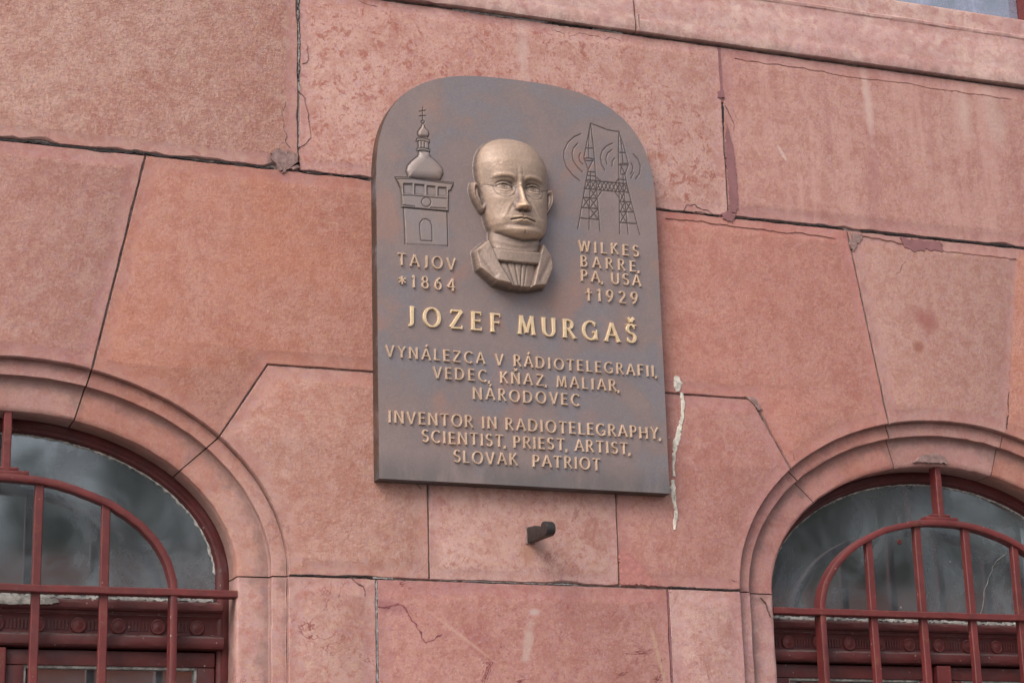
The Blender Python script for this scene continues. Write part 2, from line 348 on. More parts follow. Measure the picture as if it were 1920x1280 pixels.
def add_plate(mb, segs, y0=0., margin=.022, gap=.0005, panel=.0010, step=.012, thick=.05, chips=None):
    """segs: list of (points, kind, rough) chained CCW; kind 'j' joint edge, 'a' arris of the arch"""
    P = []; kind = []; rough = []; CP = []; CN = []
    for pts, kd, rg in segs:
        for a, b in zip(pts[:-1], pts[1:]):
            L = math.dist(a, b); n = max(1, int(L/step)); CP.append(a); CN.append(n)
            for k in range(n):
                P.append((a[0]+(b[0]-a[0])*k/n, a[1]+(b[1]-a[1])*k/n)); kind.append(kd); rough.append(rg)
    n = len(P); P = np.array(P)
    kd = np.array([k == 'j' for k in kind]); rg = np.array(rough)
    jit = np.abs(smooth_noise(n, 1., 1))*rg*.0004 + np.clip(smooth_noise(n, 1., 2)-1.2, 0, 2)*rg*.0013
    d0 = np.where(kd, gap, 0)+np.where(kd, jit, jit*.3)
    def inset(d):                                   # offset the corner polygon, then divide it like the outline
        Q = offset_poly(np.array(CP), np.full(len(CP), d)); r = []
        for i_, m_ in enumerate(CN):
            a_, b_ = Q[i_], Q[(i_+1) % len(Q)]
            for k_ in range(m_): r.append(a_+(b_-a_)*k_/m_)
        return np.array(r)
    e0 = offset_poly(P, d0); e1 = offset_poly(P, d0+.0016+jit*.5); e1b = offset_poly(P, d0+.008)
    wb = np.stack([smooth_noise(n, .0005), smooth_noise(n, .0005)], 1); e2 = inset(gap+margin)+wb; e3 = inset(gap+margin+.004)+wb
    tilt = nrs.uniform(-.0008, .0008, 2)
    def ly(E, y): return [(p[0], y0+y+tilt[0]*p[0]*.5+tilt[1]*(p[1]-2.6)*.5, p[1]) for p in E]
    V = ly(e0, thick)+ly(e0, .0030)+ly(e1, 0)+ly(e1b, -.0001)+ly(e2, 0)+ly(e3, -panel)
    F = []; Mi = []
    for r in range(5):
        for i in range(n):
            j = (i+1) % n; F.append((r*n+i, r*n+j, (r+1)*n+j, (r+1)*n+i)); Mi.append(1)
    # centre panel: tessellate (concave safe)
    from mathutils.geometry import tessellate_polygon
    tris = tessellate_polygon([[Vector((p[0], p[1], 0)) for p in e3]])
    for t in tris:
        F.append(tuple(5*n+i for i in t)); Mi.append(0)
    base = len(mb.v); mb.v += V; mb.f += [tuple(i+base for i in f) for f in F]; mb.m += Mi
    mb.edge = getattr(mb, 'edge', [])+[1.]*n+[1.]*n+[.9]*n+[.38]*n+[.05]*n+[0.]*n
def add_arch(mb, path, c, side=1):
    """moulded surround: path = list of ('j', z) jamb heights or ('t', angle); side=+1 right jamb/whole arc, -1 left jamb"""
    prof = [(D_OUT-.0006, .050), (D_OUT-.0006, .0135), (D_OUT-.002, .0150), (D_MID+.005, .0150), (D_MID+.0008, .0153), (D_MID, .0165), (D_MID-.0005, .0280),
            (D_MID-.003, .0300), (.010, .0300), (.004, .0310), (.0008, .0335), (0, .037), (0, .062), (-.0015, .085), (-.002, .150), (.02, .150)]
    secs = []
    w1 = nrs.randn(len(prof))*.0003
    for k, (kd, s) in enumerate(path):
        j = nrs.randn()*.0004; sec = []
        for q, (d, y) in enumerate(prof):
            dd = d+(j+w1[q]) if 0 < q < 13 else d
            if kd == 't': x, z = ring(c, dd, s)
            else: x, z = c+side*(A0+dd), s
            sec.append((x, y+(nrs.randn()*.0003 if q < 12 else 0), z))
        secs.append(sec)
    n0 = len(mb.v); mb.sweep(secs, True, True, 1)
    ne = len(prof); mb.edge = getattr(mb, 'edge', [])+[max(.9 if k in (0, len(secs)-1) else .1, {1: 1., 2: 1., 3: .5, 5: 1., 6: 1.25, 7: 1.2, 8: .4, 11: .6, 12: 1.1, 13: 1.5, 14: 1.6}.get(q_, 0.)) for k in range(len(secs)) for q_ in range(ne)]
def finish(mb, name, mats, smooth=28):
    me = mesh(mb.v, mb.f, smooth, mb.m)
    bm = bmesh.new(); bm.from_mesh(me); bmesh.ops.recalc_face_normals(bm, faces=bm.faces); bm.to_mesh(me); bm.free()
    me.set_sharp_from_angle(angle=R(smooth))
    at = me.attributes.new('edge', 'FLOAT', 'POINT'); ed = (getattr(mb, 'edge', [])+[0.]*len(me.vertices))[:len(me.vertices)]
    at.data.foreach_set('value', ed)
    return link(name, me, mats, facade)
def tpath(t0, t1, g=.16):
    n = max(2, int(abs(t1-t0)/2.5)); s = 1 if t1 > t0 else -1
    return [('t', t0+g*s+(t1-t0-2*g*s)*k/n) for k in range(n+1)]
def jpath(z0, z1, g=.0015, n=14): return [('j', z0+g+(z1-z0-2*g)*k/n) for k in range(n+1)]
Z1, Z2, Z5 = 3.368, 2.984, 2.595
def stone(segs, mats, arch=None, **k):
    mb = MB(); add_plate(mb, segs, **k)
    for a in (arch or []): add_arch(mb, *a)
    return finish(mb, 'stone_block', mats)
def rect(x0, x1, z0, z1, r=(1, 1, 1, 1)):
    return [([(x0, z0), (x1, z0)], 'j', r[0]), ([(x1, z0), (x1, z1)], 'j', r[1]), ([(x1, z1), (x0, z1)], 'j', r[2]), ([(x0, z1), (x0, z0)], 'j', r[3])]
def mir(segs, c):      # mirror about x=c, keep CCW
    return [([(2*c-x, z) for x, z in reversed(p)], k, r) for p, k, r in reversed(segs)]
# top course
b = stone(rect(-1.62, -.4415, Z2, Z1, (6, 1.5, 1, 1)), M_topleft, gap=.0016); tag(b, 'tan pink stone with grid tooling')
b = stone(rect(-.4415, .4840, Z2, Z1, (1.2, 1.5, 2, 1.5)), M_topmid, margin=.020, panel=.0008); tag(b, 'mottled rose stone behind the plaque top')
b = stone(rect(.4840, 1.78, Z2+.001, Z1, (2.5, 1, 1, 2)), M_topright, gap=.0010); tag(b, 'streaked rose stone with pale vertical runs')
stone(rect(-2.6, -1.62, Z2, Z1), M_bigleft); stone(rect(1.78, 2.6, Z2, Z1), M_topleft)
# keystones
def keystone(c, xl, xr, tl, tr, mats, rr=1.2):
    seg = [(arc(c, tl, tr), 'a', 1.), ([ring(c, D_OUT, tr), (xr, Z2)], 'j', rr), ([(xr, Z2), (xl, Z2)], 'j', 2.5), ([(xl, Z2), ring(c, D_OUT, tl)], 'j', rr)]
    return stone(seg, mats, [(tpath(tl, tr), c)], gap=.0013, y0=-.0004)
keystone(CL, -1.193, -.7365, 106, 74, M_keyleft)
keystone(CR, .7665, 1.2070, 105.5, 72.2, M_keyright, 1.8)
# big voussoirs over the haunches (they meet behind the plaque)
def big(c, tk, xk, xs, xe, mats):
    return [(arc(c, tk, 42.2), 'a', 1.), ([ring(c, D_OUT, 42.2), (xs, Z5)], 'j', 1.), ([(xs, Z5), (xe, Z5)], 'j', 1.),
            ([(xe, Z5), (xe, Z2)], 'j', 1.), ([(xe, Z2), (xk, Z2)], 'j', 1.6), ([(xk, Z2), ring(c, D_OUT, tk)], 'j', 1.)]
segL = big(CL, 74, -.7365, -.5005, .003, None)
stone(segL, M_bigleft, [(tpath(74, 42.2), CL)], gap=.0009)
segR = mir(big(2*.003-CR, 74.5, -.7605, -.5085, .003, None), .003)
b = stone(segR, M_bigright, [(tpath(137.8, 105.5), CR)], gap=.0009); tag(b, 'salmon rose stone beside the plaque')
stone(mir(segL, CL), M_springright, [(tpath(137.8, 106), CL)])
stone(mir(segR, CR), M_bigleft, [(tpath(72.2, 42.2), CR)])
# springers
def springer(c, xs, xe):
    return [(arc(c, 42.2, 0), 'a', 1.), ([ring(c, D_OUT, 0), (xe, ZS)], 'j', 1.4), ([(xe, ZS), (xe, Z5)], 'j', 1.), ([(xe, Z5), (xs, Z5)], 'j', 1.), ([(xs, Z5), ring(c, D_OUT, 42.2)], 'j', 1.)]
sL = springer(CL, -.5005, -.1890)
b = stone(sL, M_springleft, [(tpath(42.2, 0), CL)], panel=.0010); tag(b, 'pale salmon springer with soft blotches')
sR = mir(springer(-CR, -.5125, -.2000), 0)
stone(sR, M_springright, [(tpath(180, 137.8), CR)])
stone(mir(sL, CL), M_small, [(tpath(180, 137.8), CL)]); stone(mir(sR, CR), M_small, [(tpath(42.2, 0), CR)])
b = stone(rect(-.1890, .2000, ZS, Z5, (1.6, 1, 1, 1)), M_small, margin=.018); tag(b, 'small pale rose stone that carries the iron hook')
# piers and jambs, course by course down to the street
ZC = [ZS, 1.80, 1.42, 1.04, .66, .28, 0.]
for i, (za, zb) in enumerate(zip(ZC[1:], ZC[:-1])):
    xj = (-.2925, .3030) if i % 2 == 0 else (-.16, .19)
    if i == 0:
        stone(rect(xj[0], xj[1], za, zb, (1, 1.5, 1.4, 1.5)), M_pier, gap=.0016)
    else: stone(rect(xj[0], xj[1], za, zb), [M_pier, M_small, M_bigleft, M_springright, M_plain][i % 5])
    for c, side, m in ((CL, 1, M_jambleft), (CR, -1, M_jambright), (CL, -1, M_small), (CR, 1, M_springright)):
        xo = c+side*(A0+D_OUT)
        xi = (xj[0] if c == CL else xj[1]) if (side == 1) == (c == CL) else c+side*1.0
        a, b_ = min(xo, xi), max(xo, xi)
        if zb > 1.3:
            segs = rect(a, b_, za, zb)
            segs = [(p, 'a' if (abs(p[0][0]-xo) < 1e-6 and abs(p[1][0]-xo) < 1e-6) else k, r) for p, k, r in segs]
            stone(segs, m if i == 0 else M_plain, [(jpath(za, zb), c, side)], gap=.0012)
        else:
            stone(rect(a, b_, za, zb), M_plain)
for c in (CL, CR):            # apron below each window
    for k, (za, zb) in enumerate(zip([0, .28, .66], [.28, .66, 1.04])):
        stone(rect(c-A0-D_OUT, c+A0+D_OUT, za, zb), M_plain)
    MB().box(c-.52, c+.52, -.05, .20, 1.045, 1.12, .006, 1).build('window_sill', M_cornice, facade)
for s, x0, x1 in ((0, -2.6, -1.965), (1, 1.968, 2.6)):
    for za, zb, m in ((ZS, Z5, M_bigright), (Z5, Z2, M_springleft), (1.04, ZS, M_plain), (0, 1.04, M_plain)):
        stone(rect(x0, x1, za, zb), m)
# fillers between mirrored springers/voussoirs and the outer stones
stone(rect(-1.965, -1.933+.0, Z5, Z2), M_plain, margin=.006); stone(rect(1.933, 1.968, Z5, Z2), M_plain, margin=.006)
stone(rect(-1.965, -1.741, ZS, Z5), M_plain); stone(rect(1.736, 1.968, ZS, Z5), M_plain)

# mortar bedding seen in the joints: one sheet set back behind the faces, with the window holes left open
mb = MB()
def band(x0, x1, z0, z1): mb.box(x0, x1, .010, .045, z0, z1)
yb = .0045
def sheet(pts):
    n0 = len(mb.v); mb.v += [(x, yb, z) for x, z in pts]; mb.f.append(tuple(range(n0, n0+len(pts)))); mb.m.append(0)
sheet([(-2.6, Z2-.01), (2.6, Z2-.01), (2.6, Z1+.03), (-2.6, Z1+.03)])
for x0, x1 in ((-2.6, CL-A0-D_OUT-.003), (CL+A0+D_OUT+.003, CR-A0-D_OUT-.003), (CR+A0+D_OUT+.003, 2.6)): sheet([(x0, 0), (x1, 0), (x1, ZS), (x0, ZS)])
for c in (CL, CR):
    a = arc(c, 180, 0, D_OUT+.003)
    xl = -2.6 if c == CL else .003; xr = .003 if c == CL else 2.6
    for (x0, z0), (x1, z1) in zip(a[:-1], a[1:]): sheet([(x0, z0), (x1, z1), (x1, Z2-.01), (x0, Z2-.01)])
    sheet([(xl, ZS), (a[0][0], ZS), (a[0][0], Z2-.01), (xl, Z2-.01)]); sheet([(a[-1][0], ZS), (xr, ZS), (xr, Z2-.01), (a[-1][0], Z2-.01)])
    sheet([(c-A0-D_OUT, 0), (c+A0+D_OUT, 0), (c+A0+D_OUT, 1.05), (c-A0-D_OUT, 1.05)])
o = mb.build('mortar_bed', m_mortar, facade, None)
# wall core behind (keeps rooms dark): slab pieces beside, above and below the windows
mb = MB()
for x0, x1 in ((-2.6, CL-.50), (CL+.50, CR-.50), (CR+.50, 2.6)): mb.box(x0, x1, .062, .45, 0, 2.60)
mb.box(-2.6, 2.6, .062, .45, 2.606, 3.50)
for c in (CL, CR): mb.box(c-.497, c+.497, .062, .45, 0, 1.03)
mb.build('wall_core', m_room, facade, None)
# archivolt core between reveal and slab
for c in (CL, CR):
    mb = MB(); a = arc(c, 0, 180, .021); 
    for (x0, z0), (x1, z1) in zip(a[:-1], a[1:]):
        mb.add([(x0, .151, z0), (x1, .151, z1), (x1, .151, 2.606), (x0, .151, 2.606)], [(0, 1, 2, 3)])
    for sgn in (-1, 1):
        xa = c+sgn*(A0+.021); xb = c+sgn*.51
        mb.add([(xa, .151, 1.03), (xb, .151, 1.03), (xb, .151, 2.606), (xa, .151, 2.606)], [(0, 1, 2, 3)])
    mb.build('arch_backing', m_room, facade, None)

# visible mortar in particular joints
def worm(name, pts, w, mat, y=-.0005, depth=.004, jit=.35, parent=facade, label=None, wander=0.):
    """irregular strip of filler along a polyline on the wall"""
    P = []
    for a, b in zip(pts[:-1], pts[1:]):
        n = max(1, int(math.dist(a[:2], b[:2])/.004))
        for k in range(n): P.append((a[0]+(b[0]-a[0])*k/n, a[1]+(b[1]-a[1])*k/n))
    P.append(pts[-1][:2]); P = np.array(P); n = len(P)
    if wander and n > 6: P = P+np.stack([smooth_noise(n, wander*.8, 1), smooth_noise(n, wander*.8, 1)], 1)+np.stack([smooth_noise(n, wander*1.3, 12), smooth_noise(n, wander*1.3, 12)], 1)
    T = np.gradient(P, axis=0); T /= np.maximum(np.linalg.norm(T, axis=1, keepdims=True), 1e-9); N = np.stack([-T[:, 1], T[:, 0]], 1)
    ww = (w if np.ndim(w) else np.full(n, w)) if not callable(w) else np.array([w(k/(n-1)) for k in range(n)])
    wl_ = ww/2*(1+nrs.randn(n)*jit); wr_ = ww/2*(1+nrs.randn(n)*jit); wl_ = np.maximum(wl_, ww*.08); wr_ = np.maximum(wr_, ww*.08)
    secs = []
    for k in range(n):
        L = P[k]+N[k]*wl_[k]; Q = P[k]-N[k]*wr_[k]; h = nrs.uniform(-.0003, .0003)
        secs.append([(L[0], y+depth, L[1]), (L[0]*.7+P[k][0]*.3, y+h, L[1]*.7+P[k][1]*.3), (Q[0]*.7+P[k][0]*.3, y-h, Q[1]*.7+P[k][1]*.3), (Q[0], y+depth, Q[1])])
    m = MB(); m.sweep(secs, False, False); o = m.build(name, mat, parent, 40)
    return o
worm('mortar_strip', [(-.4412, 3.365), (-.4412, 3.15)], .0040, m_lime, .0012, .004, .6)
worm('mortar_strip', [(-.4412, 3.15), (-.441, 3.03)], .0022, m_lime, .0022, .004, .6)
worm('mortar_strip', [(-.2925, 2.198), (-.2925, 2.0), (-.2925, 1.8)], .0058, m_lime, .0016, .004, .5)
worm('mortar_strip', [(.3030, 2.195), (.3030, 1.8)], .0050, m_patch, .0010, .004, .3)
worm('mortar_strip', [(-.30, 2.2035), (-.26, 2.2035)], .004, m_lime, .0012, .004, .5)
worm('mortar_strip', [(-.17, 2.203), (.10, 2.203)], .0026, m_lime, .0022, .004, .7)
worm('mortar_strip', [(-.12, 3.368), (.09, 3.368)], .0055, m_lime, .0006, .004, .4)
worm('mortar_strip', [(.19, 3.368), (.26, 3.368)], .0055, m_lime, .0006, .004, .4)
worm('mortar_strip', [(.484, 3.365), (.484, 3.24)], lambda t: .009-.002*t, m_patch, -.0004, .006, .2)
worm('mortar_strip', [(1.1995, 2.93), (1.188, 2.87)], .0065, m_lime, .0004, .005, .5)
def patch(name, pts, mat, y=-.0022, jit=.0022, label=None, depth=.008):
    P = []
    for a, b in zip(pts, pts[1:]+pts[:1]):
        n = max(1, int(math.dist(a, b)/.004))
        for k in range(n): P.append((a[0]+(b[0]-a[0])*k/n+random.gauss(0, jit*.4), a[1]+(b[1]-a[1])*k/n+random.gauss(0, jit*.4)))
    n = len(P); cx = sum(p[0] for p in P)/n; cz = sum(p[1] for p in P)/n
    m = MB()
    V = [(x, y+depth, z) for x, z in P]+[(x, y, z) for x, z in [(p[0]*.985+cx*.015, p[1]*.985+cz*.015) for p in P]]
    F = [(i, (i+1) % n, n+(i+1) % n, n+i) for i in range(n)]+[tuple(range(n, 2*n))]
    m.add(V, F); o = m.build(name, mat, facade, 40)
    if label: tag(o, label)
    return o
patch('mortar_patch', [(.4905, 3.195), (.498, 3.165), (.505, 3.12), (.507, 3.06), (.506, 3.005), (.500, 2.992), (.4870, 2.992), (.4865, 3.06), (.4855, 3.12), (.4858, 3.16)], m_patch, label='long mauve repair beside the joint')
patch('mortar_patch', [(.4730, 3.262), (.4875, 3.268), (.4885, 3.250), (.4735, 3.248)], m_patch, -.0026)
patch('mortar_patch', [(.466, 2.988), (.480, 2.996), (.492, 2.992), (.500, 2.985), (.488, 2.972), (.470, 2.978)], m_patch, -.0028)
patch('mortar_patch', [(-.500, 3.012), (-.484, 3.026), (-.470, 3.023), (-.462, 3.018), (-.446, 3.018), (-.4425, 2.99), (-.452, 2.984), (-.462, 2.986), (-.474, 2.976), (-.482, 2.984), (-.490, 2.992)], m_patchgrey, -.0032, .005, label='crumbled grey patch at the corner of the joint')
patch('mortar_patch', [(.2012, 2.272), (.222, 2.268), (.240, 2.256), (.252, 2.238), (.262, 2.222), (.284, 2.210), (.284, 2.2050), (.2015, 2.2050)], m_patchred, -.0026, .003, label='red repair patch in the bottom corner')
patch('mortar_patch', [(.774, 2.977), (.802, 2.976), (.800, 2.966), (.790, 2.956), (.7765, 2.935), (.7695, 2.95)], m_patchgrey, -.0030, .003)
patch('mortar_patch', [(.895, 2.977), (1.0, 2.976), (1.0, 2.957), (.955, 2.956), (.93, 2.949), (.905, 2.957)], m_patch, -.0030, .004)
patch('mortar_patch', [(.495, 2.600), (.518, 2.598), (.534, 2.574), (.528, 2.570), (.514, 2.586)], m_patchgrey, -.0030, .002)
patch('mortar_patch', [(.900, 2.490), (.925, 2.507), (.955, 2.512), (.975, 2.508), (.985, 2.492), (.945, 2.4905)], m_patchgrey, .0215, .002, label='chipped grey patch under the keystone')
m_gap = simple_mat('open_joint', (.030, .026, .026), .95, var=.3, scale=80)
def gape(pts, w): return worm('joint_gap', pts, w, m_gap, -.0002, .004, .45, wander=.0009)
gape([(-1.05, 2.9850), (-.95, 2.9850), (-.85, 2.9845), (-.74, 2.9840)], .0054); gape([(-.74, 2.9840), (-.62, 2.9845), (-.49, 2.9840)], .0036)
gape([(-.44, 2.9838), (-.30, 2.9838)], .0022); gape([(.32, 2.9838), (.46, 2.9838)], .0022); gape([(.50, 2.9845), (.76, 2.9840)], .0028); gape([(.80, 2.9850), (.95, 2.9845), (1.25, 2.9845)], .0030)
gape([(.10, 3.3695), (.19, 3.3695)], .0040); gape([(-.441, 3.36), (-.441, 3.17)], .0012)
gape([(.484, 3.235), (.484, 3.18)], .0034); gape([(1.2065, 2.95), (1.123, 2.57)], .0030)
gape([(.30, 2.2025), (.46, 2.2020)], .0026); gape([(-.46, 2.2025), (-.30, 2.2028)], .0020)
m_vein = simple_mat('purple_vein', (.235, .075, .080), .85, var=.3, scale=60)
def vein(pts, w=.0030, y=-.0012): return worm('vein', pts, w, m_vein, y, .003, .8, wander=.0016)
def crack(pts, w=.0016, y=-.0021): return worm('crack', pts, (lambda t: w*.8*(.5+.45*math.sin(3.1*t)+.25*math.sin(17*t))), m_crack, y+.0009, .003, .8, wander=(.0016 if math.dist(pts[0], pts[-1]) > .07 else .0005))
m_scribe = simple_mat('scribe_line', (.27, .125, .098), .9, var=.3, scale=60)
def scribe(pts, w=.0013, y=-.0012): return worm('scribe_line', pts, w*1.2, m_scribe, y, .003, .7, wander=.0006)
crack([(-.4405, 3.150), (-.427, 3.128), (-.422, 3.105), (-.424, 3.085), (-.4205, 3.065), (-.428, 3.045), (-.4395, 3.032)], .0018)
crack([(-.4385, 3.205), (-.430, 3.208), (-.4265, 3.215), (-.4270, 3.245)], .0014)
crack([(-.466, 3.120), (-.463, 3.09), (-.464, 3.06), (-.457, 3.045), (-.453, 3.026)], .0018)
crack([(.490, 3.235), (.500, 3.215), (.509, 3.195), (.509, 3.178)], .0018); crack([(.489, 3.218), (.500, 3.19)], .0013)
crack([(.375, 2.993), (.392, 3.004), (.410, 3.003), (.430, 2.996), (.450, 2.990)], .0020)
scribe([(.80, 2.973), (.84, 2.972), (.90, 2.965), (.99, 2.957), (1.10, 2.957), (1.19, 2.955)], .0013, -.0025)
scribe([(.52, 3.345), (.60, 3.343), (.72, 3.343), (.80, 3.338), (.93, 3.342), (1.1, 3.338), (1.22, 3.338)], .0013, -.0020)
scribe([(.335, 2.966), (.42, 2.966), (.55, 2.962), (.66, 2.964), (.735, 2.960)], .0013, -.0020)
crack([(.905, 2.925), (.893, 2.912), (.890, 2.900), (.875, 2.893)], .0015, -.0025)
crack([(-.345, 2.205), (-.335, 2.194), (-.318, 2.188), (-.317, 2.170)], .0022, -.0024)
vein([(-.290, 2.150), (-.270, 2.149), (-.245, 2.150), (-.225, 2.128), (-.215, 2.105), (-.200, 2.090), (-.185, 2.093), (-.165, 2.100)])
crack([(-.215, 2.385), (-.203, 2.374)], .003, -.0024)
crack([(.520, 2.196), (.530, 2.185), (.534, 2.172), (.5405, 2.158)], .0030, .0225)
crack([(.10, 3.352), (.14, 3.346), (.2, 3.349), (.27, 3.346)], .0016, -.0012)
crack([(-.32, 3.36), (-.30, 3.352), (-.28, 3.354)], .0016, -.0012)

# moulded sill band of the upper storey
SILLP = [(.06, Z1+.0030), (-.0080, Z1+.0030), (-.0100, Z1+.0050), (-.0105, 3.396), (-.0085, 3.4020), (-.0075, 3.4085), (-.0070, 3.412), (-.0065, 3.424),
         (-.0050, 3.440), (-.0020, 3.456), (.0010, 3.468), (.0025, 3.475), (.0032, 3.491), (.0012, 3.4940), (.0012, 3.500), (.0040, 3.503),
         (.0060, 3.522), (.0055, 3.536), (.0065, 3.542), (.0100, 3.5450), (.190, 3.552), (.190, Z1+.0030)]
def sill_stone(x0, x1, label=None):
    n = int((x1-x0)/.02); secs = []
    wob = smooth_noise(n+1, .0010, 4)
    for k in range(n+1):
        x = x0+.0018+(x1-x0-.0036)*k/n; chip = max(0, nrs.randn()-1.9)*.004
        secs.append([(x, y+(wob[k]+nrs.randn()*.0003 if 1 <= q <= 18 else 0)+(chip if q in (1, 2) else 0), z+(nrs.randn()*.0004 if 2 < q < 18 else 0)+(chip*.6 if q == 1 else 0)) for q, (y, z) in enumerate(SILLP)])
    mb = MB(); mb.sweep(secs, True, True, 1)
    mb.edge = []
    for k in range(n+1):
        for q in range(len(SILLP)): mb.edge.append(.9 if k in (0, n) else (1.0 if q in (1, 2) else (.72 if q == 3 else (.6 if q in (4, 5, 6) else (.45 if q in (13, 14) else .05)))))
    o = finish(mb, 'sill_stone', M_cornice, 24)
    if label: tag(o, label)
for x0, x1 in ((-2.6, -1.7), (-1.7, -.72), (-.72, .2850), (.2850, 1.42), (1.42, 2.6)): sill_stone(x0, x1)
worm('mortar_strip', [(.2850, 3.372), (.2850, 3.402)], .0045, m_patchgrey, -.0275, .003)
# wall above the sill band with one upper window
for x0, x1 in ((-2.6, -1.6), (-1.6, -.5), (-.5, .80), (1.95, 2.6)):
    for za, zb in ((3.553, 3.95), (3.95, 4.35)): stone(rect(x0, x1, za, zb), M_plain, y0=.03)
stone(rect(.80, 1.95, 4.20, 4.35), M_plain, y0=.03)
MB().box(-2.6, .78, .085, .45, 3.555, 4.35).box(1.97, 2.6, .085, .45, 3.555, 4.35).box(.78, 1.97, .085, .45, 4.21, 4.35).build('wall_core', m_room, facade, None)
wu = MB()
for x0, x1 in ((.80, .865), (1.350, 1.400), (1.885, 1.95)): wu.box(x0, x1, .085, .150, 3.556, 4.195, .003)
for z0, z1 in ((3.556, 3.585), (4.150, 4.197)): wu.box(.8655, 1.3495, .090, .148, z0, z1, .003).box(1.4005, 1.8845, .090, .148, z0, z1, .003)
w = wu.build('window', m_iron, facade); tag(w, 'red framed upper window above the sill band')
for x0, x1 in ((.866, 1.349), (1.401, 1.884)):
    MB().box(x0, x1, .118, .122, 3.586, 4.149).build('pane', m_glass_up, w, None)
cv = MB(); n = 90
secs = [[(.86+1.04*k/n, .200+.012*math.sin(k*1.1)+.006*math.sin(k*2.7), z) for z in (3.56, 4.2)] for k in range(n+1)]
cv.sweep(secs, False, False).build('curtain', m_curtain, w, 60)
